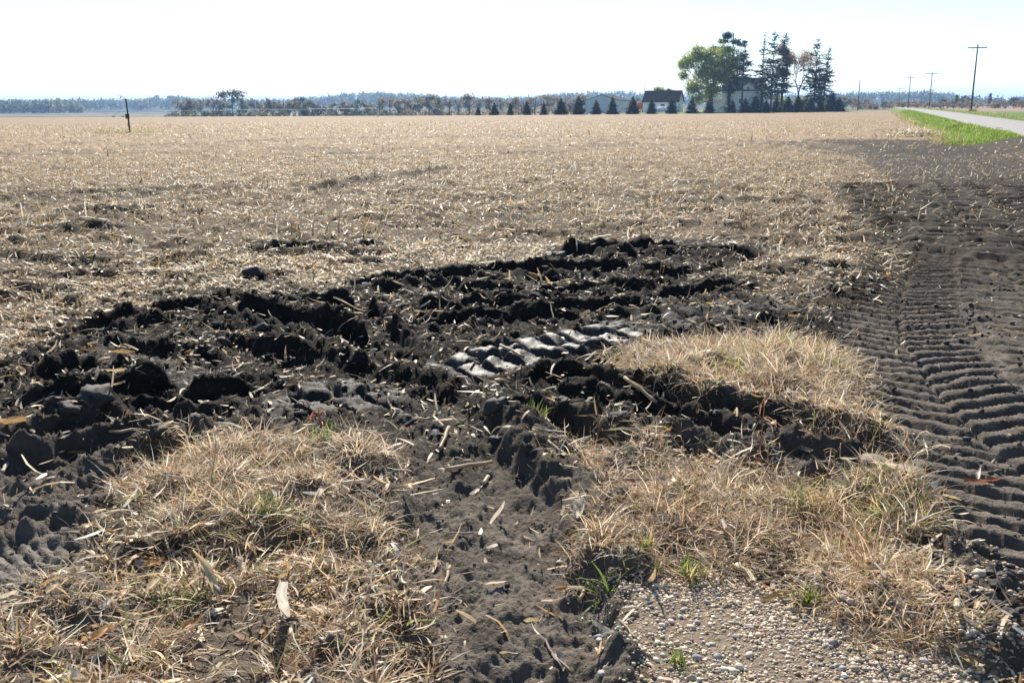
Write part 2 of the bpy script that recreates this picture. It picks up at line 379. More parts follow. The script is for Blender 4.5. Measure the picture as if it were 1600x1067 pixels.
M['galv'] = simple('galvanised_steel', (0.40, 0.41, 0.42), 0.55, 0.4, 0.1, 2.0, 0.3)
M['rubber'] = simple('tyre_rubber', (0.02, 0.02, 0.02), 0.85, 0.2, 0.3, 6.0)
M['orange'] = simple('orange_paint', (0.62, 0.10, 0.02), 0.5, 0.4, 0.15, 2.0)
M['glasscap'] = simple('insulator', (0.35, 0.38, 0.40), 0.3, 0.5, 0.1, 9.0)

def ground_material():
    m, n, l, b = mat('field_ground')
    geo = N(n, 'ShaderNodeNewGeometry'); pos = geo.outputs['Position']
    za = N(n, 'ShaderNodeAttribute'); za.attribute_name = 'zone'
    zb = N(n, 'ShaderNodeAttribute'); zb.attribute_name = 'zone2'
    s1 = N(n, 'ShaderNodeSeparateColor'); l.new(za.outputs['Color'], s1.inputs[0])
    s2 = N(n, 'ShaderNodeSeparateColor'); l.new(zb.outputs['Color'], s2.inputs[0])
    mud, trk, grv = s1.outputs; wet, dry, grn = s2.outputs
    def noise(scale, detail=6, rough=0.6, vec=None):
        t = N(n, 'ShaderNodeTexNoise', Scale=scale, Detail=float(detail), Roughness=rough); l.new(vec or pos, t.inputs['Vector']); return t.outputs['Fac']
    na, nb, nc, nd = noise(1.1), noise(9.0), noise(60.0, 4), noise(0.06, 5)
    # chopped corn trash too small to tell apart
    vo = N(n, 'ShaderNodeTexVoronoi', Scale=26.0); l.new(pos, vo.inputs['Vector'])
    sv = N(n, 'ShaderNodeSeparateColor'); l.new(vo.outputs['Color'], sv.inputs[0])
    trash = ramp(n, [(0.0, (0.06, 0.043, 0.03)), (0.30, (0.18, 0.125, 0.075)), (0.55, (0.34, 0.24, 0.145)), (0.8, (0.46, 0.345, 0.215)), (1.0, (0.62, 0.51, 0.37))]); l.new(sv.outputs[0], trash.inputs[0])
    tr2 = ramp(n, [(0.36, (0.20, 0.142, 0.088)), (0.64, (0.44, 0.325, 0.205))]); l.new(nb, tr2.inputs[0])
    ta = mixc(n, l, 0.45, trash.outputs[0], tr2.outputs[0])
    big = ramp(n, [(0.35, (0.58, 0.57, 0.56)), (0.65, (1.10, 1.08, 1.04))]); l.new(na, big.inputs[0])
    mu = n.new('ShaderNodeMix'); mu.data_type = 'RGBA'; mu.blend_type = 'MULTIPLY'; mu.inputs['Factor'].default_value = 1.0
    l.new(ta, mu.inputs['A']); l.new(big.outputs[0], mu.inputs['B'])
    cd = N(n, 'ShaderNodeVectorMath'); cd.operation = 'LENGTH'; l.new(pos, cd.inputs[0])
    cf = N(n, 'ShaderNodeMapRange'); cf.inputs['From Min'].default_value = 11.0; cf.inputs['From Max'].default_value = 50.0; l.new(cd.outputs['Value'], cf.inputs['Value'])
    under = ramp(n, [(0.35, (0.028, 0.022, 0.016)), (0.7, (0.185, 0.138, 0.085))]); l.new(nb, under.inputs[0])
    stub = mixc(n, l, cf.outputs[0], under.outputs[0], mu.outputs['Result'])
    # black loam
    loam = ramp(n, [(0.30, (0.009, 0.0075, 0.006)), (0.55, (0.018, 0.0145, 0.0115)), (0.75, (0.036, 0.029, 0.023))]); l.new(nb, loam.inputs[0])
    pale = ramp(n, [(0.30, (0.030, 0.025, 0.020)), (0.70, (0.080, 0.066, 0.051))]); l.new(noise(5.0), pale.inputs[0])
    dryer = ramp(n, [(0.30, (0.07, 0.058, 0.046)), (0.70, (0.17, 0.14, 0.11))]); l.new(noise(14.0), dryer.inputs[0])
    # nearer soil has dried paler: by distance from the wet hollow
    sx = N(n, 'ShaderNodeSeparateXYZ'); l.new(pos, sx.inputs[0])
    nearf = N(n, 'ShaderNodeMapRange'); nearf.inputs['From Min'].default_value = 5.3; nearf.inputs['From Max'].default_value = 3.7
    l.new(mth(n, l, 'ADD', sx.outputs['Y'], mth(n, l, 'MULTIPLY', mth(n, l, 'SUBTRACT', na, 0.5), 2.2)), nearf.inputs['Value'])
    pal2 = ramp(n, [(0.30, (0.070, 0.059, 0.048)), (0.70, (0.185, 0.157, 0.127))]); l.new(noise(7.0), pal2.inputs[0])
    loam_c = mixc(n, l, mth(n, l, 'MULTIPLY', nearf.outputs[0], 0.9), loam.outputs[0], pal2.outputs[0])
    tkf = N(n, 'ShaderNodeMapRange'); tkf.inputs['From Min'].default_value = 6.0; tkf.inputs['From Max'].default_value = 11.0; l.new(sx.outputs['Y'], tkf.inputs['Value'])
    dark2 = ramp(n, [(0.35, (0.020, 0.0165, 0.013)), (0.6, (0.050, 0.040, 0.030)), (0.75, (0.11, 0.082, 0.055))]); l.new(noise(3.0, 8, 0.75), dark2.inputs[0])
    trk_c = mixc(n, l, tkf.outputs[0], pal2.outputs[0], dark2.outputs[0])
    c = mixc(n, l, mud, stub, loam_c)
    c = mixc(n, l, mth(n, l, 'MULTIPLY', trk, 0.93), c, trk_c)
    c = mixc(n, l, mth(n, l, 'MULTIPLY', dry, 0.75), c, dryer.outputs[0])
    gr = ramp(n, [(0.3, (0.16, 0.125, 0.09)), (0.7, (0.28, 0.225, 0.165))]); l.new(noise(45.0), gr.inputs[0])
    c = mixc(n, l, grv, c, gr.outputs[0])
    lawn = ramp(n, [(0.35, (0.06, 0.115, 0.018)), (0.65, (0.135, 0.22, 0.035))]); l.new(noise(1.7), lawn.inputs[0])
    c = mixc(n, l, grn, c, lawn.outputs[0])
    fa = N(n, 'ShaderNodeAttribute'); fa.attribute_name = 'far'
    c = mixc(n, l, fa.outputs['Alpha'], c, fa.outputs['Color'])
    l.new(c, b.inputs['Base Color'])
    ro = mixc(n, l, mud, (0.85, 0.85, 0.85), (0.80, 0.80, 0.80))
    rwn = ramp(n, [(0.35, (0.38,)*3), (0.7, (0.56,)*3)]); l.new(nb, rwn.inputs[0])
    ro = mixc(n, l, wet, ro, rwn.outputs[0])
    l.new(ro, b.inputs['Roughness'])
    sp = mth(n, l, 'MULTIPLY_ADD', wet, 0.37, 0.07); l.new(sp, b.inputs['Specular IOR Level'])
    h = mth(n, l, 'ADD', mth(n, l, 'MULTIPLY', nc, 0.55), mth(n, l, 'ADD', nb, mth(n, l, 'MULTIPLY', noise(190.0, 3), 0.16)))
    bp = N(n, 'ShaderNodeBump', Distance=0.035)
    st = mth(n, l, 'MULTIPLY', mth(n, l, 'SUBTRACT', 1.0, mth(n, l, 'MULTIPLY', wet, 0.8)), 0.75); l.new(st, bp.inputs['Strength'])
    l.new(h, bp.inputs['Height']); l.new(bp.outputs[0], b.inputs['Normal'])
    return m
M['ground'] = ground_material()

# ------------------------------------------------------------------ mesh makers
def new_mesh(name, verts, faces, material, cols=None, smooth=False, k=None):
    """verts (n,3); faces (m,k) array; cols (n,3) per vertex"""
    me = bpy.data.meshes.new(name)
    verts = np.asarray(verts, np.float32); faces = np.asarray(faces, np.int32)
    nf, k = faces.shape
    me.vertices.add(len(verts)); me.vertices.foreach_set('co', verts.ravel())
    me.loops.add(nf*k); me.loops.foreach_set('vertex_index', faces.ravel())
    me.polygons.add(nf); me.polygons.foreach_set('loop_start', np.arange(0, nf*k, k, dtype=np.int32))
    me.polygons.foreach_set('loop_total', np.full(nf, k, np.int32))
    me.polygons.foreach_set('use_smooth', np.full(nf, bool(smooth)))
    me.update(calc_edges=True)
    if cols is not None: set_col(me, 'col', cols)
    me.materials.append(material)
    return me
def set_col(me, nm, cols):
    cols = np.asarray(cols, np.float32)
    if cols.shape[1] == 3: cols = np.concatenate([cols, np.ones((len(cols), 1), np.float32)], 1)
    a = me.attributes.new(nm, 'FLOAT_COLOR', 'POINT'); a.data.foreach_set('color', cols.ravel())
def link(name, me, parent=None, loc=None):
    o = bpy.data.objects.new(name, me); COL.objects.link(o)
    if parent: o.parent = parent
    if loc is not None: o.location = loc
    return o
def tag(o, label=None, cat=None, group=None, kind=None):
    if label: o['label'] = label
    if cat: o['category'] = cat
    if group: o['group'] = group
    if kind: o['kind'] = kind
    return o
def empty(name, loc=(0, 0, 0), rz=0.0):
    o = bpy.data.objects.new(name, None); COL.objects.link(o); o.location = loc; o.rotation_euler = (0, 0, rz); o.empty_display_size = 0.2
    return o

class MB:
    """collects quads/tris for one small mesh"""
    def __init__(s): s.v = []; s.f = []
    def add(s, vs, fs):
        o = len(s.v); s.v += [tuple(map(float, q)) for q in vs]; s.f += [tuple(i+o for i in f) for f in fs]
    def box(s, a, b):
        (x0, y0, z0), (x1, y1, z1) = a, b
        s.add([(x0, y0, z0), (x1, y0, z0), (x1, y1, z0), (x0, y1, z0), (x0, y0, z1), (x1, y0, z1), (x1, y1, z1), (x0, y1, z1)],
              [(3, 2, 1, 0), (4, 5, 6, 7), (0, 1, 5, 4), (1, 2, 6, 5), (2, 3, 7, 6), (3, 0, 4, 7)])
    def tube(s, pts, rad, k=7, cap=True):
        pts = [Vector(p) for p in pts]; rings = []
        for i, p in enumerate(pts):
            d = (pts[min(i+1, len(pts)-1)]-pts[max(i-1, 0)]).normalized()
            a = d.orthogonal().normalized() if abs(d.z) < 0.9 else d.cross(Vector((0, 1, 0))).normalized()
            b = d.cross(a).normalized(); r = rad[i] if isinstance(rad, (list, tuple)) else rad
            rings.append([p+a*math.cos(2*math.pi*j/k)*r+b*math.sin(2*math.pi*j/k)*r for j in range(k)])
        o = len(s.v)
        for R_ in rings: s.v += [tuple(q) for q in R_]
        for i in range(len(rings)-1):
            for j in range(k):
                s.f.append((o+i*k+j, o+i*k+(j+1) % k, o+(i+1)*k+(j+1) % k, o+(i+1)*k+j))
        if cap:
            s.f.append(tuple(o+j for j in reversed(range(k)))); s.f.append(tuple(o+(len(rings)-1)*k+j for j in range(k)))
    def prism(s, poly, ax, a, b):           # poly in the plane across axis ax, extruded a..b
        n = len(poly)
        def P(q, t): return (t, q[0], q[1]) if ax == 'x' else (q[0], t, q[1])
        s.add([P(q, a) for q in poly]+[P(q, b) for q in poly],
              [tuple(range(n)), tuple(reversed(range(n, 2*n)))]+[(i, n+i, n+(i+1) % n, (i+1) % n) for i in range(n)])
    def build(s, name, material, parent=None, smooth=False, col=None, loc=None):
        me = bpy.data.meshes.new(name); me.from_pydata(s.v, [], s.f)
        if col is not None: set_col(me, 'col', np.tile(np.array(col, np.float32), (len(s.v), 1)))
        if smooth: me.polygons.foreach_set('use_smooth', np.ones(len(me.polygons), bool))
        me.materials.append(material); me.update()
        return link(name, me, parent, loc)

rng = np.random.default_rng(7)
random.seed(7)

# ------------------------------------------------------------------ the ground, one sheet to the horizon
ang = np.concatenate([np.linspace(-math.pi, -0.74, 44, endpoint=False), np.linspace(-0.72, 0.72, 750), np.linspace(0.74, math.pi, 44)[1:]])
rad = np.concatenate([np.geomspace(0.35, 1.9, 16, endpoint=False), np.geomspace(1.9, 11, 450, endpoint=False), np.geomspace(11, 22, 130, endpoint=False), np.geomspace(22, 40, 50, endpoint=False),
                      np.geomspace(40, 300, 90, endpoint=False), np.geomspace(300, 7000, 60)])
RR, AA = np.meshgrid(rad, ang, indexing='ij')
GX, GY = (RR*np.sin(AA)).ravel(), (RR*np.cos(AA)).ravel()
GZ, gmud, gtrk, ggrv, gwet, gdry = ground(GX, GY)
nr, na_ = RR.shape
ii, jj = np.meshgrid(np.arange(nr-1), np.arange(na_-1), indexing='ij')
q = (ii*na_+jj).ravel()
gfaces = np.stack([q, q+1, q+na_+1, q+na_], 1)[:, ::-1]
gme = new_mesh('ground', np.stack([GX, GY, GZ], 1), gfaces, M['ground'], smooth=True)
gu, gv = uv(GX, GY)
e = 0.5*fbm(GX*0.5, GY*0.5, 3, 61)
green = sstep(2.7, 3.3, gv+e*0.9)*sstep(5.7, 5.5, gv)*sstep(44.5, 46.5, gu+e*2.0)*sstep(600, 400, gu)
green = np.maximum(green, sstep(10.6, 11.0, gv)*sstep(20, 30, gu)*sstep(900, 700, gu)*sstep(300, 200, gv)*(1-sstep(195, 205, gu-0.4*gv)))
row0, row1 = np.array(G(747, 180)), np.array(G(1300, 176))
rd = (row1-row0)/np.linalg.norm(row1-row0); rn = np.array([-rd[1], rd[0]])
rs = (GX-row0[0])*rn[0]+(GY-row0[1])*rn[1]; rt = (GX-row0[0])*rd[0]+(GY-row0[1])*rd[1]
green = np.maximum(green, sstep(-1.2, -0.4, rs)*sstep(120, 100, rs)*sstep(14, 22, rt)*sstep(115, 105, rt)*(gv < 3))
set_col(gme, 'zone', np.stack([gmud, gtrk, ggrv], 1))
set_col(gme, 'zone2', np.stack([gwet, gdry, green], 1))
# fields beyond the stubble
far = np.zeros((len(GX), 4), np.float32); r_ = np.hypot(GX, GY)
crest = np.minimum(235+0.9*np.maximum(GX+110, 0), 345)
band = vnoise(GY/90+0.3*vnoise(GX/200, GY/200, 71), GX/900, 72)
colA, colB, colC, colD = (0.09, 0.062, 0.045), (0.19, 0.15, 0.095), (0.11, 0.125, 0.055), (0.022, 0.03, 0.018)
fc = np.where((band < -0.15)[:, None], colA, np.where((band < 0.3)[:, None], colB, colC))
fm = sstep(0, 6, GY-crest)*(1-green)*(gv < 3)
fc2 = np.where((gu > 260)[:, None], (0.26, 0.20, 0.13), (0.20, 0.155, 0.10))
fr = sstep(10.8, 11.2, gv)*sstep(195, 205, gu-0.4*gv)
wood = sstep(1000, 1250, r_)
far[:, :3] = np.where((fr > 0.5)[:, None], fc2, fc); far[:, :3] = far[:, :3]*(1-wood[:, None])+np.array(colD)*wood[:, None]
far[:, 3] = np.maximum(np.maximum(fm, fr), wood)
set_col(gme, 'far', far)
ground_o = tag(link('ground', gme), 'harvested corn field with churned black mud and wheel tracks', 'field', kind='structure')

ZG = GZ.reshape(nr, na_)
MG = dict(mud=gmud.reshape(nr, na_), trk=gtrk.reshape(nr, na_), grv=ggrv.reshape(nr, na_), dry=gdry.reshape(nr, na_), wet=gwet.reshape(nr, na_))
def sample(grid, x, y):
    x = np.asarray(x, float); y = np.asarray(y, float)
    r = np.clip(np.hypot(x, y), rad[0], rad[-1]*0.999); a = np.arctan2(x, y)
    i = np.clip(np.searchsorted(rad, r)-1, 0, nr-2); j = np.clip(np.searchsorted(ang, a)-1, 0, na_-2)
    fr_ = (r-rad[i])/(rad[i+1]-rad[i]); fa_ = (a-ang[j])/(ang[j+1]-ang[j])
    return (grid[i, j]*(1-fr_)*(1-fa_)+grid[i+1, j]*fr_*(1-fa_)+grid[i, j+1]*(1-fr_)*fa_+grid[i+1, j+1]*fr_*fa_)
def hz(x, y): return sample(ZG, x, y)
def hz1(x, y): return float(sample(ZG, np.array([x]), np.array([y]))[0])
def normal1(x, y, d=0.05):
    return Vector((hz1(x-d, y)-hz1(x+d, y), hz1(x, y-d)-hz1(x, y+d), 2*d)).normalized()
def zone_at(x, y):
    g_ = {k_: float(sample(v_, np.array([x]), np.array([y]))[0]) for k_, v_ in MG.items()}
    if g_['grv'] > 0.5: return 'gravel'
    if g_['trk'] > 0.5: return 'track'
    if g_['mud'] > 0.5: return 'mud'
    if g_['dry'] > 0.4: return 'grass'
    return 'stubble'

# ------------------------------------------------------------------ ribbons: leaves, trash, blades
TRASH = np.array([(0.68, 0.56, 0.38), (0.80, 0.72, 0.57), (0.58, 0.43, 0.23), (0.48, 0.32, 0.14), (0.40, 0.21, 0.08), (0.33, 0.27, 0.20), (0.58, 0.46, 0.31), (0.20, 0.16, 0.11)])
TP = np.array([0.22, 0.14, 0.22, 0.15, 0.06, 0.08, 0.10, 0.03])
def pick(n, pal, p, jit=0.16):
    c = pal[rng.choice(len(pal), n, p=np.array(p)/np.sum(p))]
    return np.clip(c*(1+jit*rng.standard_normal((n, 1)))*(1+0.035*rng.standard_normal((n, 3))), 0.01, 0.85)

def ribbons(base, head, L, Wd, cols, nseg=3, tilt=None, curl=None, roll=None, bend=None, taper=0.55):
    """curved strips: base (n,3) start points; head heading; tilt start slope; curl change of slope along it; roll twist of the width"""
    n = len(L); t = np.linspace(0, 1, nseg+1)
    z0 = np.zeros(n)
    tilt = z0 if tilt is None else tilt; curl = z0 if curl is None else curl; roll = z0 if roll is None else roll; bend = z0 if bend is None else bend
    P = np.zeros((n, nseg+1, 3)); P[:, 0] = base
    V = np.zeros((n, nseg+1, 2, 3)); C = np.zeros((n, nseg+1, 2, 3))
    for k_ in range(nseg+1):
        sl = tilt+curl*t[k_]; hd = head+bend*t[k_]
        d = np.stack([np.cos(sl)*np.sin(hd), np.cos(sl)*np.cos(hd), np.sin(sl)], 1)
        if k_: P[:, k_] = P[:, k_-1]+d*(L/nseg)[:, None]
        side = np.stack([np.cos(hd), -np.sin(hd), np.zeros(n)], 1); up = np.cross(side, d)
        rl = roll*(0.4+0.6*t[k_])
        wv = side*np.cos(rl)[:, None]+up*np.sin(rl)[:, None]
        ww = (Wd*0.5*(1-(1-taper)*abs(2*t[k_]-0.7)**1.5))[:, None]
        V[:, k_, 0] = P[:, k_]-wv*ww; V[:, k_, 1] = P[:, k_]+wv*ww
        C[:, k_, :] = (cols*(0.93+0.14*t[k_]))[:, None]
    b = (np.arange(n)*(nseg+1)*2)[:, None]; k2 = np.arange(nseg)[None]*2
    F = np.stack([b+k2, b+k2+1, b+k2+3, b+k2+2], 2).reshape(-1, 4)
    return V.reshape(-1, 3), F, C.reshape(-1, 3)
def join(parts):
    vs, fs, cs = [], [], []; o = 0
    for v, f, c in parts: vs.append(v); fs.append(f+o); cs.append(c); o += len(v)
    return np.concatenate(vs), np.concatenate(fs), np.concatenate(cs)

def sector(n, r0, r1, half=0.70):
    r = np.sqrt(rng.uniform(r0*r0, r1*r1, n)); a = rng.uniform(-half, half, n)
    return r*np.sin(a), r*np.cos(a)
def keep_prob(x, y, mudp=0.10, trkp=0.03, grvp=0.02, dryp=0.35):
    m, k_, g_, d_, w_ = (sample(MG[q_], x, y) for q_ in ('mud', 'trk', 'grv', 'dry', 'wet'))
    mudp = mudp*(1-0.7*sstep(5.6, 4.2, np.hypot(x, y)))*(1-0.9*np.clip(w_*2, 0, 1))
    p = 1-(1-mudp)*np.clip(m*1.1, 0, 1); p = p*(1-(1-dryp)*d_); p = p*(1-(1-trkp)*k_); p = p*(1-(1-grvp)*g_)
    u, v = uv(x, y); p = np.where((v > 2.9) & (u > 44), 0.0, p); p = np.where(v > 5.0, 0, p)
    return p

parts = []
def trash_layer(n, r0, r1, l0, l1, w0, w1, nseg, stand=0.10, lift=0.012, **kp):
    x, y = sector(n, r0, r1); ok = rng.random(n) < keep_prob(x, y, **kp)*(0.42+0.58*sstep(-0.30, 0.10, fbm(x*1.1, y*1.1, 4, 81, 0.65)))*(0.82+0.18*np.cos(2*math.pi*(x*CA-y*SA-.3)/.76))
    x, y = x[ok], y[ok]; k_ = len(x)
    L = rng.uniform(l0, l1, k_)*rng.choice([0.4, 0.7, 1.0, 1.6], k_, p=[.3, .3, .28, .12]); Wd = rng.uniform(w0, w1, k_)
    head = rng.uniform(0, 2*math.pi, k_)
    tilt = rng.normal(0.10, 0.22, k_); up = rng.random(k_) < stand; tilt[up] = rng.uniform(0.4, 1.3, up.sum())
    curl = rng.normal(-0.25, 0.55, k_); roll = rng.normal(0, 0.6, k_)
    z = hz(x, y)+rng.uniform(0.0, lift, k_)
    c = pick(k_, TRASH, TP)
    parts.append(ribbons(np.stack([x, y, z], 1), head, L, Wd, c, nseg, tilt, curl, roll, rng.normal(0, 0.4, k_)))
trash_layer(115000, 2.0, 12, 0.035, 0.12, 0.006, 0.021, 3, 0.035, 0.03, mudp=0.20, trkp=0.03, dryp=0.22, grvp=0.04)
trash_layer(60000, 2.0, 9, 0.012, 0.045, 0.003, 0.009, 1, 0.12, 0.01, mudp=0.5, trkp=0.15, dryp=0.9, grvp=0.12)
trash_layer(230000, 12, 36, 0.05, 0.15, 0.013, 0.040, 1, 0.04, 0.04, mudp=0.22, trkp=0.5)
trash_layer(120000, 36, 120, 0.08, 0.20, 0.035, 0.10, 1, 0.03, 0.06, mudp=0.4, trkp=0.55)
v, f, c = join(parts)
tag(link('corn_residue', new_mesh('corn_residue', v, f, M['leaf'], c)), 'chopped dry corn leaves and husks littering the field', 'corn residue', kind='stuff')
parts = []

# ------------------------------------------------------------------ dry grass
DRY = np.array([(0.57, 0.43, 0.28), (0.70, 0.58, 0.42), (0.47, 0.31, 0.18), (0.80, 0.71, 0.58), (0.32, 0.20, 0.12), (0.30, 0.32, 0.10)])
def in_poly(n, poly, marg=0.0, soft=False):
    lo, hi = poly.min(0)-marg, poly.max(0)+marg
    x = rng.uniform(lo[0], hi[0], n); y = rng.uniform(lo[1], hi[1], n)
    sd_ = poly_sd(x, y, poly)+0.22*fbm(x*3.5, y*3.5, 4, 85, .6)+marg; ok = rng.random(n) < sstep(-0.06, 0.16, sd_) if soft else sd_ > 0; return x[ok], y[ok]
def grass_patch(poly, n, h0, h1, w, label, pal=DRY, p=(0.28, 0.26, 0.18, 0.14, 0.09, 0.05), droop=(-0.9, -3.2), clump=True, lean=0.5, name='dry_grass'):
    x, y = in_poly(max(40, n//15), poly, 0.05, True)
    if clump:
        ok = rng.random(len(x)) < sstep(-0.30, 0.25, fbm(x*4.5, y*4.5, 3, 86)); x, y = x[ok], y[ok]
    m_ = rng.integers(8, 34, len(x)); cx_, cy_ = np.repeat(x, m_), np.repeat(y, m_); k_ = len(cx_)
    ox, oy = rng.normal(0, .022, k_), rng.normal(0, .022, k_); x, y = cx_+ox, cy_+oy
    L = rng.uniform(h0, h1, k_)*(0.75+0.5*sstep(-0.3, 0.4, fbm(x*3, y*3, 2, 87)))
    head = np.arctan2(ox, oy)+rng.normal(0, 0.7, k_)
    tilt = math.pi/2-np.abs(rng.normal(lean*0.9, 0.42, k_)); curl = rng.uniform(droop[1], droop[0], k_)*rng.uniform(0.2, 1.0, k_)
    V_, F_, C_ = ribbons(np.stack([x, y, hz(x, y)-0.01], 1), head, L, rng.uniform(0.6, 1.5, k_)*w, pick(k_, pal, p), 4, tilt, curl, rng.normal(0, 1.0, k_), rng.normal(0, 0.6, k_), 0.35)
    # thatch lying flat beneath
    x, y = in_poly(int(n*0.5), poly, 0.10, True); k_ = len(x)
    T_ = ribbons(np.stack([x, y, hz(x, y)+rng.uniform(0, 0.035, k_)], 1), rng.uniform(0, 6.28, k_), rng.uniform(0.04, 0.14, k_), rng.uniform(0.5, 1.4, k_)*w, pick(k_, pal, p), 3, rng.normal(0.1, 0.3, k_), rng.normal(-0.2, 0.6, k_), rng.normal(0, 1.0, k_), rng.normal(0, .9, k_), 0.4)
    v, f, c = join([(V_, F_, C_), T_])
    tag(link(name, new_mesh(name, v, f, M['grass'], c)), label, 'dry grass', kind='stuff')
grass_patch(PATCH['A'], 11000, 0.06, 0.17, 0.0038, 'matted tan grass beside the left wall of the wheel rut')
grass_patch(PATCH['B'], 8000, 0.05, 0.13, 0.0060, 'thin curled straw-coloured grass on grey soil left of the rut', clump=True, lean=0.6)
grass_patch(PATCH['C'], 15000, 0.08, 0.22, 0.0040, 'thick mound of fine dry grass above the dark rut', lean=0.55)
grass_patch(PATCH['D'], 12000, 0.05, 0.15, 0.0034, 'dry reddish grass between the ruts and the pea gravel', p=(0.26, 0.20, 0.26, 0.10, 0.13, 0.05))
grass_patch(PATCH['E'], 1800, 0.10, 0.22, 0.0045, 'narrow strip of dry grass along the ridge between the ruts', clump=False)
grass_patch(PATCH['F'], 1500, 0.08, 0.20, 0.0038, 'small dry grass clump beside the big pale husk', clump=False, p=(0.3, 0.2, 0.2, 0.1, 0.05, 0.15))
grass_patch(PATCH['H'], 3000, 0.06, 0.16, 0.0042, 'sparse dry grass at the right edge of the pea gravel')

# ------------------------------------------------------------------ pea gravel and soil crumbs
ICO_V = []
g_ = (1+5**0.5)/2
ICO_V = np.array([(-1, g_, 0), (1, g_, 0), (-1, -g_, 0), (1, -g_, 0), (0, -1, g_), (0, 1, g_), (0, -1, -g_), (0, 1, -g_), (g_, 0, -1), (g_, 0, 1), (-g_, 0, -1), (-g_, 0, 1)])/math.sqrt(1+g_*g_)
ICO_F = np.array([(0, 11, 5), (0, 5, 1), (0, 1, 7), (0, 7, 10), (0, 10, 11), (1, 5, 9), (5, 11, 4), (11, 10, 2), (10, 7, 6), (7, 1, 8), (3, 9, 4), (3, 4, 2), (3, 2, 6), (3, 6, 8), (3, 8, 9), (4, 9, 5), (2, 4, 11), (6, 2, 10), (8, 6, 7), (9, 8, 1)])
def lumps(x, y, s, cols, flat=0.65, jag=0.18, sink=0.36):
    n = len(x); base = ICO_V[None]*(1+jag*rng.standard_normal((n, 12, 1)))
    base = base*np.stack([rng.uniform(0.8, 1.3, n), rng.uniform(0.7, 1.1, n), rng.uniform(flat*0.7, flat*1.3, n)], 1)[:, None]
    a = rng.uniform(0, 6.28, n); ca, sa = np.cos(a)[:, None], np.sin(a)[:, None]
    tl = rng.normal(0, 0.35, n); ct, stl = np.cos(tl)[:, None], np.sin(tl)[:, None]
    bx, by, bz = base[..., 0], base[..., 1], base[..., 2]
    by, bz = by*ct-bz*stl, by*stl+bz*ct
    bx, by = bx*ca-by*sa, bx*sa+by*ca
    V = np.stack([bx*s[:, None]+x[:, None], by*s[:, None]+y[:, None], bz*s[:, None]+(hz(x, y)+s*flat*(1-2*sink))[:, None]], 2)
    F = (ICO_F[None]+(np.arange(n)*12)[:, None, None]).reshape(-1, 3)
    return V.reshape(-1, 3), F, np.repeat(cols, 12, 0)
PEB = np.array([(0.46, 0.37, 0.26), (0.54, 0.45, 0.33), (0.36, 0.29, 0.21), (0.42, 0.37, 0.31), (0.32, 0.21, 0.13), (0.25, 0.23, 0.20), (0.62, 0.54, 0.43)])
PP = (0.26, 0.2, 0.2, 0.14, 0.08, 0.06, 0.06)
x, y = in_poly(18000, GRV, 0.10, True)
ok = (np.hypot(x, y) > 2.1) & (rng.random(len(x)) < 0.45+0.55*sstep(-.25, .15, fbm(x*6, y*6, 3, 88))); x, y = x[ok], y[ok]
s = rng.lognormal(math.log(0.0046), 0.38, len(x))
P1 = lumps(x, y, s, pick(len(x), PEB*1.2, PP))
x, y = in_poly(2600, STONY, 0.15); x2, y2 = in_poly(2200, PATCH['H'], 0.2); x3, y3 = in_poly(900, PATCH['D'], 0.1)
x, y = np.concatenate([x, x2, x3]), np.concatenate([y, y2, y3])
P2 = lumps(x, y, rng.lognormal(math.log(0.0065), 0.4, len(x)), pick(len(x), PEB*0.8, PP))
v, f, c = join([P1, P2])
tag(link('pea_gravel', new_mesh('pea_gravel', v, f, M['stone'], c, smooth=True)), 'pale pea gravel spread beside the muddy wheel rut', 'gravel', kind='stuff')
SOIL = np.array([(0.030, 0.025, 0.021), (0.05, 0.042, 0.034), (0.08, 0.067, 0.054), (0.02, 0.017, 0.014)])
x, y = sector(24000, 2.1, 10)
m_ = sample(MG['mud'], x, y)*(1-0.85*sample(MG['wet'], x, y)); kt = sample(MG['trk'], x, y)
ok = (rng.random(len(x)) < np.clip(m_*0.7+0.015*kt, 0, 1)*sstep(-0.3, 0.4, fbm(x*2.2, y*2.2, 3, 91))); x, y = x[ok], y[ok]
r0_ = np.hypot(x, y)
s = rng.lognormal(math.log(0.0055), 0.5, len(x))*np.clip(r0_/4.5, 0.55, 1.6)
cl = pick(len(x), SOIL, (0.30, 0.3, 0.22, 0.18))*(1+1.2*sstep(5.3, 3.7, y))[:, None]
v, f, c = lumps(x, y, np.clip(s, 0.003, 0.020), cl, 0.75, 0.25, 0.3)
tag(link('soil_crumbs', new_mesh('soil_crumbs', v, f, M['clod'], c, smooth=True)), 'crumbled black soil scattered over the churned mud', 'soil', kind='stuff')

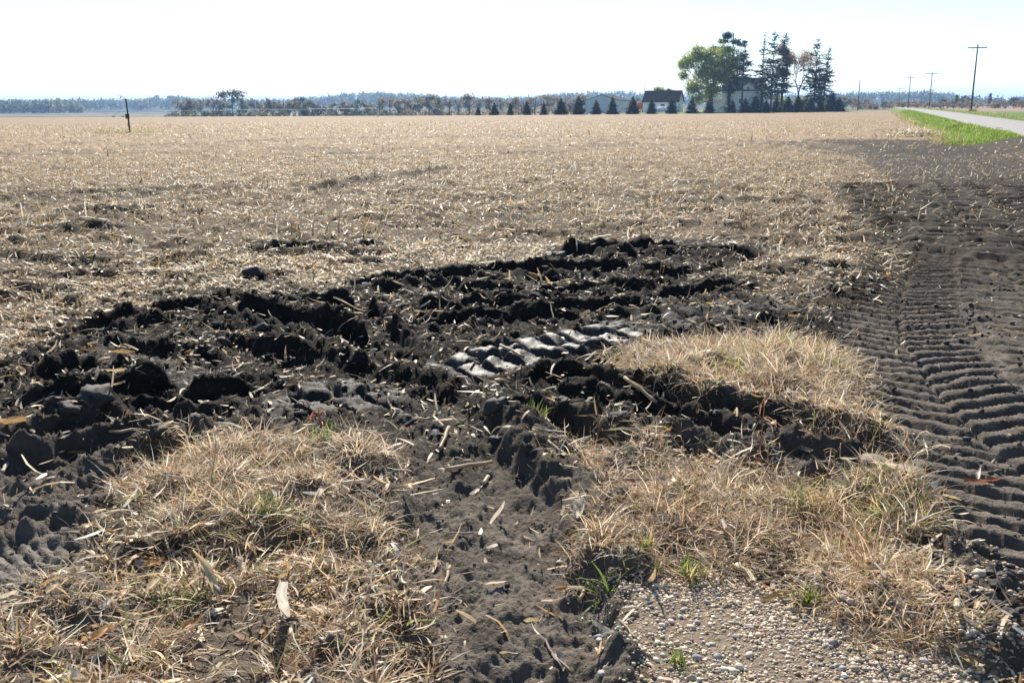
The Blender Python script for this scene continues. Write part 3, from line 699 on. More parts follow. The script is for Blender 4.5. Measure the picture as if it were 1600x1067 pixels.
# ------------------------------------------------------------------ gravel road and its verges
def road():
    us = np.concatenate([np.arange(-30, 60, 1.5), np.geomspace(60, 900, 60)]); vs_ = np.array([5.50, 5.75, 6.5, 7.4, 8.2, 9.0, 9.8, 10.5, 10.78])
    U, V_ = np.meshgrid(us, vs_, indexing='ij'); X, Y = xy(U, V_)
    crown = np.array([-0.10, 0.02, 0.05, 0.075, 0.085, 0.075, 0.05, 0.02, -0.10])
    Z = macro(X.ravel(), Y.ravel())+np.tile(crown, len(us))+0.012*fbm(X.ravel()*0.8, Y.ravel()*0.8, 3, 101)
    q_ = (np.arange(len(us)-1)[:, None]*9+np.arange(8)[None]).ravel()
    F = np.stack([q_, q_+9, q_+10, q_+1], 1)[:, ::-1]
    m, n, l, b = mat('road_gravel'); geo = N(n, 'ShaderNodeNewGeometry')
    t = N(n, 'ShaderNodeTexNoise', Scale=3.0, Detail=8.0, Roughness=0.7); l.new(geo.outputs['Position'], t.inputs['Vector'])
    r = ramp(n, [(0.3, (0.19, 0.18, 0.165)), (0.55, (0.27, 0.258, 0.24)), (0.75, (0.34, 0.325, 0.305))]); l.new(t.outputs['Fac'], r.inputs[0]); l.new(r.outputs[0], b.inputs['Base Color'])
    t2 = N(n, 'ShaderNodeTexNoise', Scale=40.0, Detail=4.0); l.new(geo.outputs['Position'], t2.inputs['Vector'])
    bp = N(n, 'ShaderNodeBump', Strength=0.6, Distance=0.02); l.new(t2.outputs['Fac'], bp.inputs['Height']); l.new(bp.outputs[0], b.inputs['Normal'])
    b.inputs['Roughness'].default_value = 0.9
    tag(link('road', new_mesh('road', np.stack([X.ravel(), Y.ravel(), Z], 1), F, m, smooth=True)), 'pale gravel farm road running past the field', 'road', kind='structure')
road()
def on(x, y):                                # ground height far out, where the sheet is smooth
    return macro(np.asarray(x, float), np.asarray(y, float))
GREENS = np.array([(0.20, 0.30, 0.04), (0.27, 0.37, 0.06), (0.13, 0.21, 0.03), (0.34, 0.36, 0.10), (0.42, 0.34, 0.18)])
def verge(n, u0, u1, v0, v1, h0, h1, p, label, pw=1.0, gap=0.0):
    u = u0*(u1/u0)**(rng.random(n)**pw); v_ = rng.uniform(v0, v1, n); x, y = xy(u, v_)
    ok = (u > 44.3+fbm(x*.6, y*.6, 2, 103)*2.5) & (rng.random(n) > gap*(fbm(x*.5, y*.5, 2, 104) > 0)); x, y, u = x[ok], y[ok], u[ok]; k_ = len(x)
    sc = np.clip(u/55, 1, 4)
    L = rng.uniform(h0, h1, k_)*(0.7+0.6*sstep(-.3, .4, fbm(x*.7, y*.7, 2, 105)))
    return ribbons(np.stack([x, y, hz(x, y)-0.01], 1), rng.uniform(0, 6.28, k_), L, rng.uniform(0.012, 0.03, k_)*sc, pick(k_, GREENS, p), 1 if u0 > 50 else 2, math.pi/2-np.abs(rng.normal(0.3, .35, k_)), rng.uniform(-1.4, 0, k_), rng.normal(0, .7, k_), None, 0.4)
v, f, c = join([verge(30000, 45, 240, 2.8, 5.6, 0.10, 0.24, (0.36, 0.3, 0.22, 0.08, 0.04), '', 1.3)])
tag(link('verge_grass', new_mesh('verge_grass', v, f, M['grass'], c)), 'bright green grass strip between the field and the road', 'grass', kind='stuff')
v, f, c = join([verge(5000, 46, 260, 2.2, 3.5, 0.2, 0.5, (0.04, 0.04, 0.02, 0.2, 0.7), '', 1.3, 0.8)])
tag(link('verge_grass', new_mesh('verge_grass', v, f, M['grass'], c)), 'tan dead weeds at the foot of the green verge', 'weeds', kind='stuff')
v, f, c = join([verge(12000, 60, 420, 10.8, 15.0, 0.15, 0.45, (0.18, 0.16, 0.14, 0.27, 0.25), '', 1.2)])
tag(link('verge_grass', new_mesh('verge_grass', v, f, M['grass'], c)), 'rough yellowing grass along the far side of the road', 'grass', kind='stuff')
# heap of pale husks at the field corner
def heap(px, py, w, h, n, label):
    cx, cy = G(px, py); a = rng.uniform(0, 6.28, n); r = np.sqrt(rng.random(n))*w
    x, y = cx+r*np.cos(a), cy+r*np.sin(a)*0.8; z = hz(x, y)+h*np.clip(1-(r/w)**2, 0, 1)*rng.uniform(0.7, 1.05, n)
    v, f, c = ribbons(np.stack([x, y, z], 1), rng.uniform(0, 6.28, n), rng.uniform(.12, .35, n), rng.uniform(.03, .07, n), pick(n, TRASH, (0.3, 0.4, 0.1, 0.03, 0.0, 0.12, 0.05, 0.0)), 2, rng.normal(.1, .5, n), rng.normal(-.2, .6, n), rng.normal(0, .8, n))
    tag(link('husk_heap', new_mesh('husk_heap', v, f, M['leaf'], c)), label, 'husk heap', kind='stuff')
heap(1428, 214, 1.5, 0.42, 900, 'heap of whitish corn husks at the corner of the green verge')

# ------------------------------------------------------------------ trees
def leaf_cloud(clumps, size, pal, p, rs, gap=0.15, dens=1.0):
    """leaf faces spread through ellipsoid clumps (cx,cy,cz,rx,ry,rz,n)"""
    out = []
    for cx, cy, cz, rx, ry, rz, n in clumps:
        n = int(n*dens)
        d = rs.standard_normal((n, 3)); d /= np.linalg.norm(d, axis=1)[:, None]
        r = rs.random(n)**0.45*(0.8+0.5*fbm(d[:, 0]*2.2+cx, d[:, 2]*2.2+d[:, 1], 3, 111))
        q_ = d*r[:, None]*np.array([rx, ry, rz])+np.array([cx, cy, cz])
        q_ = q_+rs.normal(0, .10, (n, 3))*np.array([rx, ry, rz])
        g2 = fbm(q_[:, 0]/max(rx, .1)*1.6+q_[:, 1], q_[:, 2]/max(rz, .1)*1.6, 2, 112) > -0.55+gap
        q_ = q_[g2]; k_ = len(q_)
        cc = pal[rs.choice(len(pal), k_, p=np.array(p)/np.sum(p))]*(1+0.22*rs.standard_normal((k_, 1)))
        out.append(ribbons(q_, rs.uniform(0, 6.28, k_), rs.uniform(.6, 1.5, k_)*size, rs.uniform(.4, 1.0, k_)*size, np.clip(cc, .008, .8), 1, rs.normal(0, .8, k_), None, rs.normal(0, 1.2, k_), None, 0.5))
    return join(out)
def limbs(mb, base, top, r0, rs, clumps=(), k=7):
    base, top = Vector(base), Vector(top); pts = [base+(top-base)*t+Vector((rs.normal(0, .02), rs.normal(0, .02), 0))*(top-base).length*(t*(1-t)*4) for t in np.linspace(0, 1, 6)]
    mb.tube(pts, [r0*(1.15-t*0.85) for t in np.linspace(0, 1, 6)], k)
    for c_ in clumps:
        e_ = Vector(c_[:3]); t = min(0.85, max(0.25, (e_.z-base.z)/max(.1, (top.z-base.z))*0.55+rs.uniform(-.05, .1)))
        s_ = base+(top-base)*t; mid = (s_+e_)/2+Vector((0, 0, -0.1*(e_-s_).length))
        mb.tube([s_, mid, e_], [r0*.42, r0*.28, r0*.10], 5, False)
def twigs(mb, p, d, L, r, depth, rs, spread=0.55, up=0.25):
    e_ = p+d*L; mb.tube([p, p+d*L*.5+Vector(rs.normal(0, .04, 3))*L, e_], [r, r*.8, r*.6], 5 if depth > 2 else 3, False)
    if depth == 0: return [e_]
    tips = []
    for _ in range(int(rs.choice([2, 3, 3])) if depth > 1 else 2):
        nd = (d+Vector(rs.normal(0, spread, 3))+Vector((0, 0, up))).normalized()
        tips += twigs(mb, e_, nd, L*rs.uniform(.62, .85), r*.6, depth-1, rs, spread, up)
    return tips
PAL = dict(
    green=(np.array([(0.27, 0.33, 0.04), (0.36, 0.40, 0.055), (0.46, 0.46, 0.08), (0.18, 0.23, 0.04), (0.50, 0.43, 0.08)]), (.3, .3, .2, .15, .05)),
    olive=(np.array([(0.09, 0.11, 0.036), (0.13, 0.13, 0.05), (0.065, 0.085, 0.028), (0.20, 0.16, 0.065)]), (.35, .3, .25, .1)),
    brown=(np.array([(0.21, 0.14, 0.08), (0.26, 0.17, 0.09), (0.14, 0.105, 0.065), (0.14, 0.13, 0.055)]), (.35, .25, .25, .15)),
    tan=(np.array([(0.28, 0.215, 0.115), (0.23, 0.20, 0.085), (0.18, 0.145, 0.075), (0.34, 0.24, 0.11)]), (.3, .3, .25, .15)),
    gold=(np.array([(0.42, 0.25, 0.05), (0.34, 0.19, 0.05), (0.25, 0.20, 0.06)]), (.4, .3, .3)),
    rust=(np.array([(0.38, 0.18, 0.07), (0.30, 0.15, 0.07), (0.46, 0.24, 0.09), (0.17, 0.11, 0.06)]), (.3, .3, .2, .2)),
    needle=(np.array([(0.030, 0.056, 0.026), (0.042, 0.072, 0.034), (0.022, 0.042, 0.021), (0.060, 0.085, 0.040)]), (.35, .3, .25, .1)),
)
def spruce_mesh(name, h, w, seed, whorls, nb, low=0.0, ragged=0.15, power=0.9, tw=5, pal='needle', gaps=0.0, flat=0.0):
    rs = np.random.default_rng(seed); B, Hd, L, Wd, Ti, Cu, Cc = [], [], [], [], [], [], []
    pl, pp = PAL[pal]; pp = np.array(pp)
    for i in range(whorls):
        t = (i+rs.uniform(-.3, .3))/whorls; t = min(max(t, 0), .985); z = h*(low+(1-low)*t)
        side = 1.0+ragged*rs.standard_normal()
        for j in range(nb):
            if rs.random() < gaps: continue
            Lb = w/2*((1-t)**power*0.97+0.03)*side*rs.uniform(1-1.5*ragged, 1+ragged)
            if Lb < .05: continue
            a = 6.2832*(j+rs.uniform(-.4, .4))/nb+i*1.1
            dr = rs.uniform(-.25, .10)+0.5*t-flat
            B.append((0, 0, z)); Hd.append(a); L.append(Lb); Wd.append(max(.10, Lb*0.30)); Ti.append(dr); Cu.append(rs.uniform(-.1, .35)); Cc.append(pl[rs.choice(len(pl), p=pp)])
            for k_ in range(tw):
                f_ = rs.uniform(.25, 1.0); sl = dr
                b_ = (math.sin(a)*math.cos(sl)*Lb*f_, math.cos(a)*math.cos(sl)*Lb*f_, z+math.sin(sl)*Lb*f_)
                B.append(b_); Hd.append(a+rs.choice([-1, 1])*rs.uniform(.4, 1.1)); L.append(Lb*rs.uniform(.25, .5)*(1.15-f_*.5)+.08); Wd.append(max(.07, Lb*.13)); Ti.append(rs.uniform(-.7, .15)); Cu.append(rs.uniform(-.2, .3)); Cc.append(pl[rs.choice(len(pl), p=pp)])
    Cc = np.array(Cc)*(1+.15*rs.standard_normal((len(Cc), 1))); Z0 = np.array
    v, f, c = ribbons(Z0(B), Z0(Hd), Z0(L), Z0(Wd), np.clip(Cc, .005, 1), 2, Z0(Ti), Z0(Cu), rs.normal(0, .5, len(L)), None, 0.3)
    return new_mesh(name, v, f, M['needle'], c)
def trunk_mesh(name, h, r, seed=0):
    mb = MB(); rs = np.random.default_rng(seed)
    pts = [Vector((rs.normal(0, .01)*h*t*(1-t)*2, rs.normal(0, .01)*h*t*(1-t)*2, -0.15+h*t)) for t in np.linspace(0, 1, 7)]
    mb.tube(pts, [r*(1.1-t*.98) for t in np.linspace(0, 1, 7)], 7)
    me = bpy.data.meshes.new(name); me.from_pydata(mb.v, [], mb.f); me.materials.append(M['bark']); me.update(); return me

# windbreak of young spruces
small = [spruce_mesh('crown', 4.6, 3.7, 201+i, 24, 12, 0.015, 0.10, 0.80, 7) for i in range(4)]
small_t = trunk_mesh('trunk', 4.4, 0.10)
SPR = [(747, 167), (772.5, 159), (797.5, 160.5), (823.5, 157), (849.5, 159.5), (876.5, 152.5), (904, 149.5), (931.5, 155.5), (957, 151), (988.5, 150), (1018, 153.5), (1050, 150),
       (1081, 150), (1108, 153), (1144.5, 156), (1164, 153), (1180, 150), (1197, 156), (1213, 149), (1231, 150), (1246, 149), (1266, 151), (1281, 154), (1311, 151), (1299, 142)]
ORD = ['first', 'second', 'third', 'fourth', 'fifth', 'sixth', 'seventh', 'eighth', 'ninth', 'tenth', 'eleventh', 'twelfth', 'thirteenth', 'fourteenth', 'fifteenth', 'sixteenth', 'seventeenth', 'eighteenth', 'nineteenth', 'twentieth',
       'twenty-first', 'twenty-second', 'twenty-third', 'twenty-fourth', 'twenty-fifth']
order = sorted(SPR, key=lambda s_: s_[0])
for i, (px, py) in enumerate(SPR):
    t_ = (px-747)/(1300-747); bx, by = row0+(row1-row0)*t_
    Y = by+(3.5 if py == 142 else 0)+random.uniform(-.6, .6); x = AT(px, 170, Y).x; z = float(on(x, Y)); h = AT(px, py, Y).z-z
    k_ = order.index((px, py))
    o = tag(empty('spruce_tree', (x, Y, z), random.uniform(0, 6)), f'dark young spruce, {ORD[k_]} from the open-field end of the windbreak row', 'spruce tree', 'young spruces in the windbreak row')
    sw = h/4.6*random.uniform(.92, 1.26)*(1.12 if px > 1190 else 1.0); o.scale = (sw, sw, h/4.6)
    link('trunk', small_t, o); link('crown', small[i % 4], o)

# tall old spruces by the house
TALL = [(1160, 68, 10, 0.62, 'slim old spruce with a bare lower trunk in front of the white house', .35, 7),
        (1190, 50, 10, 0.10, 'narrow tall spruce at the right gable of the white house', .28, 6),
        (1205, 47, 13, 0.30, 'tallest dark spruce of the group right of the white house', .25, 7),
        (1221, 52, 12, 0.30, 'forked-top spruce standing against the rust-brown leaves', .30, 7),
        (1272, 60, 14, 0.18, 'broad sparse spruce right of the bare brown tree', .34, 7),
        (1290, 71, 12, 0.22, 'thin leaning spruce at the end of the tall group', .40, 6)]
for i, (px, py, wp, low, label, gaps, nb) in enumerate(TALL):
    Y = 262+4*i if i else 256; x = AT(px-(5 if i == 5 else 1), 170, Y).x; z = float(on(x, Y)); h = AT(px, py, Y).z-z
    w = wp*2.0*mpp(Y)
    o = tag(empty('tall_spruce', (x, Y, z)), label, 'spruce tree', 'tall spruces beside the white house')
    if i == 5: o.rotation_euler = (0, 0.05, 0)
    link('trunk', trunk_mesh('trunk', h*.98, 0.24, 40+i), o)
    link('crown', spruce_mesh('crown', h, w*1.2, 220+i, 44, nb+1, low*.8, 0.38, 0.5, 8, 'needle', gaps*.8, 0.05), o)

def px_tree(name, label, cat, px, base_py, Y, clumps, pal, leaf, r0, top=None, seed=1, group=None, depth=None, gap=.1, dens=1.0, spread=1.0):
    """clumps in photo pixels (x, y, rx, ry, n) at distance Y; depth of each clump ~ its width"""
    rs = np.random.default_rng(seed); x0 = AT(px, 170, Y).x; z0 = float(on(x0, Y)); s_ = mpp(Y)
    cl = []
    for (a, b_, rx, ry, n) in clumps:
        P_ = AT(a, b_, Y); cl.append((P_.x-x0, rs.normal(0, .35)*rx*s_*1.5, P_.z-z0, rx*s_*spread, rx*s_*rs.uniform(.8, 1.1), ry*s_*spread, n))
    o = tag(empty(name, (x0, Y, z0)), label, cat, group)
    tz = (AT(px, top, Y).z-z0) if top else max(c_[2] for c_ in cl)*.8
    mb = MB(); limbs(mb, (0, 0, -.2), (0.3, 0, tz), r0, rs, cl); mb.build('trunk', M['bark'], o, True)
    v, f, c = leaf_cloud(cl, leaf, *PAL[pal], rs, gap, dens); link('crown', new_mesh('crown', v, f, M['foliage'], c), o)
    return o
px_tree('maple_tree', 'big yellow-green leafy tree left of the white house', 'tree', 1112, 177, 262,
        [(1075, 98, 15, 13, 700), (1068, 118, 9, 10, 300), (1092, 86, 15, 16, 1000), (1108, 92, 17, 18, 1300), (1130, 88, 16, 16, 900), (1150, 92, 14, 14, 800), (1098, 116, 18, 16, 1200), (1122, 116, 18, 16, 1300),
         (1084, 138, 16, 13, 800), (1108, 142, 18, 16, 1100), (1090, 156, 12, 9, 350), (1142, 110, 13, 13, 700), (1066, 101, 8, 8, 220)], 'green', 0.44, 0.42, 100, 5, dens=1.9, gap=.16, spread=1.2)
o = px_tree('pine_tree', 'dark flat-layered pine rising above the yellow-green tree', 'pine tree', 1139, 177, 268,
            [(1138, 56, 10, 7, 420), (1127, 66, 10, 4, 260), (1148, 66, 11, 4, 260), (1118, 76, 11, 4, 260), (1158, 70, 8, 3, 130), (1164, 66, 5, 2.5, 80), (1137, 78, 15, 7, 500), (1125, 100, 18, 7, 450), (1150, 104, 12, 6, 300), (1132, 124, 14, 7, 420), (1120, 140, 14, 7, 420), (1142, 140, 8, 8, 260)],
            'needle', 0.42, 0.36, 52, 6, gap=.0, dens=1.8)
spc = spruce_mesh('crown', 9.5, 2.6, 260, 22, 10, 0.0, 0.18, 0.7, 6)
Y = 257; x = AT(1138, 170, Y).x; z = float(on(x, Y)); o = tag(empty('spruce_tree', (x, Y, z)), 'tall shaggy spruce under the pine at the corner of the white house', 'spruce tree'); link('trunk', trunk_mesh('trunk', 9.2, .2), o); link('crown', spc, o)

# bare autumn tree and its rusty neighbour
def bare_tree(name, label, px, Y, hpx, spread, pal, nleaf, seed, trunkh=.28, leaf=.35, r0=.3, group=None, cat='tree', depth=5, wide=.45):
    rs = np.random.default_rng(seed); x0 = AT(px, 170, Y).x; z0 = float(on(x0, Y)); H = AT(px, hpx, Y).z-z0
    o = tag(empty(name, (x0, Y, z0)), label, cat, group); mb = MB()
    mb.tube([(0, 0, -.2), (.05, 0, H*trunkh*.6), (0, 0, H*trunkh)], [r0, r0*.85, r0*.75], 8, False); tips = []
    for k_ in range(4):
        a = k_*1.57+rs.uniform(0, .8); d = Vector((math.cos(a)*wide, math.sin(a)*wide, 1)).normalized()
        tips += twigs(mb, Vector((0, 0, H*trunkh*rs.uniform(.85, 1))), d, H*.165, r0*.55, depth, rs, spread, .28)
    mb.build('trunk', M['bark'], o)
    tp = np.array([tuple(t_) for t_ in tips]); sel = rs.choice(len(tp), nleaf); q_ = tp[sel]+rs.normal(0, .5, (nleaf, 3)); pl, pp = PAL[pal]
    cc = pl[rs.choice(len(pl), nleaf, p=np.array(pp))]*(1+.2*rs.standard_normal((nleaf, 1)))
    v, f, c = ribbons(q_, rs.uniform(0, 6.28, nleaf), rs.uniform(.6, 1.4, nleaf)*leaf, rs.uniform(.4, .9, nleaf)*leaf, np.clip(cc, .01, 1), 1, rs.normal(0, .8, nleaf), None, rs.normal(0, 1.2, nleaf))
    link('crown', new_mesh('crown', v, f, M['foliage'], c), o); return o
bare_tree('autumn_tree', 'nearly bare brown tree with fine upswept twigs among the spruces', 1246, 270, 64, .30, 'rust', 900, 73, .27, .34, .30, depth=6, wide=.34)
px_tree('autumn_tree', 'rust-brown leafy tree beside the bare tree', 'tree', 1222, 177, 276, [(1220, 80, 11, 12, 330), (1228, 95, 12, 12, 330), (1216, 112, 10, 11, 330), (1226, 116, 10, 8, 240), (1236, 90, 12, 14, 260), (1260, 92, 14, 20, 260)], 'rust', 0.34, 0.22, 70, 8, gap=.05, dens=3.6)
for px, py, rx, ry, pal, lab in [(1228, 160, 10, 9, 'green', 'yellow-green bush behind the windbreak right of the white house'), (1252, 158, 9, 9, 'gold', 'golden bush behind the windbreak under the bare tree'),
                                 (1264, 162, 9, 9, 'green', 'yellow-green bush behind the windbreak under the broad spruce'), (1288, 165, 8, 7, 'tan', 'tan bush behind the end of the windbreak'),
                                 (1030, 141, 9, 6, 'green', 'green treetop behind the roof of the small white building'), (1047, 143, 6, 4, 'olive', 'dull green treetop behind the right end of the small white roof')]:
    Y = 300; px_tree('bush', lab, 'bush' if py > 150 else 'tree', px, 175, Y, [(px-rx*.4, py, rx*.7, ry, 260), (px+rx*.4, py+2, rx*.7, ry*.9, 260), (px, py+8, rx, 8, 200)], pal, 0.5, 0.12, py, 300+px)

# trees along the far field edge
def tree_kind(seed, pal, n, bare=False, shape='round'):
    rs = np.random.default_rng(seed)
    if shape == 'umbrella': cl = [(-2.6, 0, 8.6, 2.6, 2.4, 1.5, n//4), (0, .4, 9.4, 2.8, 2.4, 1.3, n//4), (2.6, -.3, 8.6, 2.6, 2.4, 1.5, n//4), (.8, 0, 6.6, 1.8, 2, 1.0, n//8)]
    elif shape == 'slim': cl = [(0, 0, 9, 1.3, 1.3, 1.8, n//4), (.3, 0, 6.5, 1.8, 1.6, 2, n//3), (-.4, 0, 4, 1.8, 1.7, 2, n//4)]
    else: cl = [(rs.normal(0, 1.7), rs.normal(0, 1.7), rs.uniform(2.6, 8.3), rs.uniform(1.5, 2.4), rs.uniform(1.5, 2.4), rs.uniform(1.4, 2.2), n//7) for _ in range(7)]
    mb = MB(); limbs(mb, (0, 0, -.3), (.2, 0, 8.2), .20, rs, cl, 6)
    if bare:
        for k_ in range(5): twigs(mb, Vector((0, 0, rs.uniform(2, 5))), Vector((math.cos(k_*1.3)*.6, math.sin(k_*1.3)*.6, 1)).normalized(), 1.9, .09, 3, rs, .4, .2)
    tm = bpy.data.meshes.new('trunk'); tm.from_pydata(mb.v, [], mb.f); tm.materials.append(M['bark']); tm.update()
    v, f, c = leaf_cloud(cl, .85, *PAL[pal], rs, .22 if bare else .06, 1.2); return tm, new_mesh('crown', v, f, M['foliage'], c)
KIND = {'brown': [tree_kind(401+i, 'brown', 620) for i in range(2)], 'olive': [tree_kind(411+i, 'olive', 650) for i in range(2)], 'tan': [tree_kind(421+i, 'tan', 560) for i in range(2)],
        'bare': [tree_kind(431+i, 'brown', 190, True) for i in range(2)], 'umbrella': [tree_kind(441, 'olive', 480, False, 'umbrella')], 'slim': [tree_kind(451, 'olive', 420, False, 'slim')],
        'gold': [tree_kind(461, 'gold', 600)], 'rust': [tree_kind(471, 'rust', 600)]}
WORD = {'brown': 'hazy brown round-topped tree', 'olive': 'dull green bushy tree', 'tan': 'tan autumn tree', 'bare': 'thin half-bare grey tree', 'umbrella': 'flat-crowned dark tree on a bare trunk', 'slim': 'slim upright tree', 'gold': 'golden shrub', 'rust': 'rust-orange tree'}
FAR = [('left', 430, [(288, 147, 22, 'brown'), (299, 158, 22, 'olive'), (313, 151, 17, 'bare'), (333, 150, 24, 'bare'), (344, 156, 22, 'olive'), (362, 144, 27, 'umbrella'), (378, 151, 20, 'olive'), (398, 153, 17, 'bare'), (412, 157, 16, 'brown'),
                       (428, 149, 24, 'brown'), (444, 152, 22, 'brown'), (460, 148, 24, 'brown'), (474, 151, 20, 'olive'), (497, 156, 20, 'brown'), (519, 161, 16, 'olive'), (538, 155, 24, 'brown'), (556, 155, 18, 'olive'), (576, 162, 16, 'tan')]),
       ('mid', 440, [(593, 155, 22, 'olive'), (609, 150, 20, 'bare'), (622, 154, 18, 'tan'), (641, 154, 21, 'tan'), (656, 150, 20, 'tan'), (670, 147, 22, 'tan'), (684, 150, 22, 'olive'), (702, 153, 17, 'bare'), (716, 152, 18, 'bare'),
                     (733, 147, 22, 'tan'), (749, 149, 20, 'bare'), (765, 153, 18, 'tan'), (782, 150, 22, 'bare'), (800, 152, 20, 'tan'), (818, 151, 20, 'brown'), (836, 149, 22, 'bare'), (856, 147, 22, 'tan'), (874, 149, 20, 'bare'), (892, 150, 20, 'brown'), (914, 148, 22, 'tan'), (926, 151, 14, 'rust'), (962, 150, 18, 'bare'), (992, 154, 18, 'olive')]),
       ('right', 450, [(1318, 150, 16, 'tan'), (1332, 151, 16, 'brown'), (1346, 151, 18, 'brown'), (1381, 157, 14, 'olive'), (1393, 157, 12, 'brown'), (1404, 158, 10, 'gold'), (1432, 157, 16, 'brown'), (1446, 158, 14, 'brown'), (1460, 157, 16, 'brown'), (1474, 152, 15, 'olive'), (1489, 160, 16, 'brown'), (1493, 150, 10, 'slim'), (1502, 149, 14, 'olive'),
                       (1514, 158, 16, 'brown'), (1545, 148, 8, 'slim'), (1556, 158, 16, 'brown'), (1570, 156, 14, 'bare'), (1583, 150, 20, 'olive'), (1600, 157, 14, 'olive')])]
WHERE = {'left': 'beyond the irrigation pipe at the field edge', 'mid': 'in the tree line beyond the stubble', 'right': 'in the tree line beyond the gravel road'}
for where, Y0, lst in FAR:
    for i, (px, py, wp, kd) in enumerate(lst):
        Y = Y0+random.uniform(-18, 30); x = AT(px, 170, Y).x; z = float(on(x, Y))
        if where == 'right': z = min(z, AT(px, 169.5, Y).z)
        h = AT(px, py, Y).z-z; me = KIND[kd][i % len(KIND[kd])]
        lab = f'{WORD[kd]} {WHERE[where]}'
        o = tag(empty('far_tree', (x, Y, z), random.uniform(-.6, .6) if kd == 'umbrella' else random.uniform(0, 6)), lab, 'tree', f'{kd} trees {WHERE[where]}')
        sw = max(.6, wp*mpp(Y)/5.4); o.scale = (sw, sw, h/9.6)
        link('trunk', me[0], o); link('crown', me[1], o)

# undergrowth along the edge and the woods on the rise
def woods(name, th0, th1, r0, r1, n, s0, s1, leaf, pal, label, nq=26):
    rs = np.random.default_rng(abs(hash(label)) % 1000 if False else len(label)*7+int(r0)); th = rs.uniform(th0, th1, n); r = rs.uniform(r0, r1, n); x, y = r*np.sin(th), r*np.cos(th)
    z = on(x, y); s_ = rs.uniform(s0, s1, n)
    d = rs.standard_normal((n, nq, 3)); d /= np.linalg.norm(d, axis=2)[..., None]; d *= (rs.random((n, nq, 1))**.4)
    q_ = np.stack([x[:, None]+d[..., 0]*s_[:, None]*.5, y[:, None]+d[..., 1]*s_[:, None]*.5, z[:, None]+s_[:, None]*(.58+.48*d[..., 2])], 2).reshape(-1, 3)
    pl, pp = PAL[pal]; k_ = n*nq
    cc = np.repeat(pl[rs.choice(len(pl), n, p=np.array(pp))]*(1+.2*rs.standard_normal((n, 1))), nq, 0)*(1+.2*rs.standard_normal((k_, 1)))
    v, f, c = ribbons(q_, rs.uniform(0, 6.28, k_), rs.uniform(.6, 1.4, k_)*leaf, rs.uniform(.6, 1.2, k_)*leaf, np.clip(cc, .01, 1), 1, rs.normal(0, .8, k_), None, rs.normal(0, 1.2, k_))
    tag(link(name, new_mesh(name, v, f, M['foliage'], c)), label, 'woodland', kind='stuff')
woods('woodland', -0.66, 0.02, 1450, 1980, 1500, 8, 15, 3.6, 'olive', 'blue hazy woods covering the long rise on the horizon')
woods('woodland', 0.0, 0.62, 1350, 1980, 1000, 7, 13, 3.4, 'olive', 'hazy woods on the low hill at the end of the road')
woods('woodland', -0.66, -0.41, 1050, 1250, 300, 7, 14, 3.0, 'olive', 'darker belt of woods in front of the hazy rise', 40)
woods('undergrowth', -0.335, -0.10, 425, 450, 240, 1.2, 3.4, .8, 'olive', 'low dark brush under the trees by the irrigation pipe', 20)
woods('undergrowth', -0.12, 0.13, 440, 470, 260, 1.5, 4.0, .8, 'tan', 'tan brush filling the tree line beyond the stubble', 20)
woods('undergrowth', 0.33, 0.50, 440, 470, 130, 1.5, 3.5, .8, 'brown', 'brown brush filling the tree line beyond the road', 20)

# ------------------------------------------------------------------ farm buildings (square to the road)
def frame(px, Y, zoff=0.0):
    x = AT(px, 170, Y).x; return (x, Y, float(on(x, Y))+zoff), -ROAD_AZ
def window(parent, x0, x1, z0, z1, y=-0.0, side='front', X=0):
    fr_ = MB(); gl = MB()
    if side == 'front':
        fr_.box((x0-.08, y-.05, z0-.08), (x1+.08, y-.003, z1+.08)); gl.box((x0, y-.075, z0), (x1, y-.052, z1))
        mu_ = MB(); mu_.box((x0, y-.095, (z0+z1)/2-.03), (x1, y-.078, (z0+z1)/2+.03))
    else:
        fr_.box((X+.003, x0-.08, z0-.08), (X+.05, x1+.08, z1+.08)); gl.box((X+.052, x0, z0), (X+.075, x1, z1))
        mu_ = MB(); mu_.box((X+.078, x0, (z0+z1)/2-.03), (X+.095, x1, (z0+z1)/2+.03))
    w_ = fr_.build('window', M['white'], parent); gl.build('pane', M['glass'], w_); mu_.build('glazing_bar', M['white'], w_)
def gable_house(name, label, cat, px, Y, w, d, eave, ridge, wallm, along='x', roofm='roof', over=.3):
    loc, rz = frame(px, Y); o = tag(empty(name, loc, rz), label, cat)
    mb = MB()
    if along == 'x':
        mb.prism([(0, -.3), (d, -.3), (d, eave), (d/2, ridge-.12), (0, eave)], 'x', 0, w); mb.build('wall', wallm, o)
        for s_ in (0, 1):
            r = MB(); sl = (ridge-eave)/(d/2)
            if s_ == 0: P_ = [(-over, eave-over*sl), (d/2, ridge), (d/2, ridge+.14), (-over, eave-over*sl+.14)]
            else: P_ = [(d/2+.004, ridge), (d+over, eave-over*sl), (d+over, eave-over*sl+.14), (d/2+.004, ridge+.14)]
            r.prism(P_, 'x', -over, w+over); r.build('roof', M[roofm], o)
    else:
        mb.prism([(0, -.3), (w, -.3), (w, eave), (w/2, ridge-.12), (0, eave)], 'y', 0, d); mb.build('wall', wallm, o)
        for s_ in (0, 1):
            r = MB(); sl = (ridge-eave)/(w/2)
            if s_ == 0: P_ = [(-over, eave-over*sl), (w/2, ridge), (w/2, ridge+.12), (-over, eave-over*sl+.12)]
            else: P_ = [(w/2+.004, ridge), (w+over, eave-over*sl), (w+over, eave-over*sl+.12), (w/2+.004, ridge+.12)]
            r.prism(P_, 'y', -.05, d+over); r.build('roof', M[roofm], o)
    return o
hs = gable_house('farm_house', 'white two-storey farm house with dark gable roof behind the spruces', 'house', 1127, 272, 10.6, 8.5, 5.7, 8.9, M['white'])
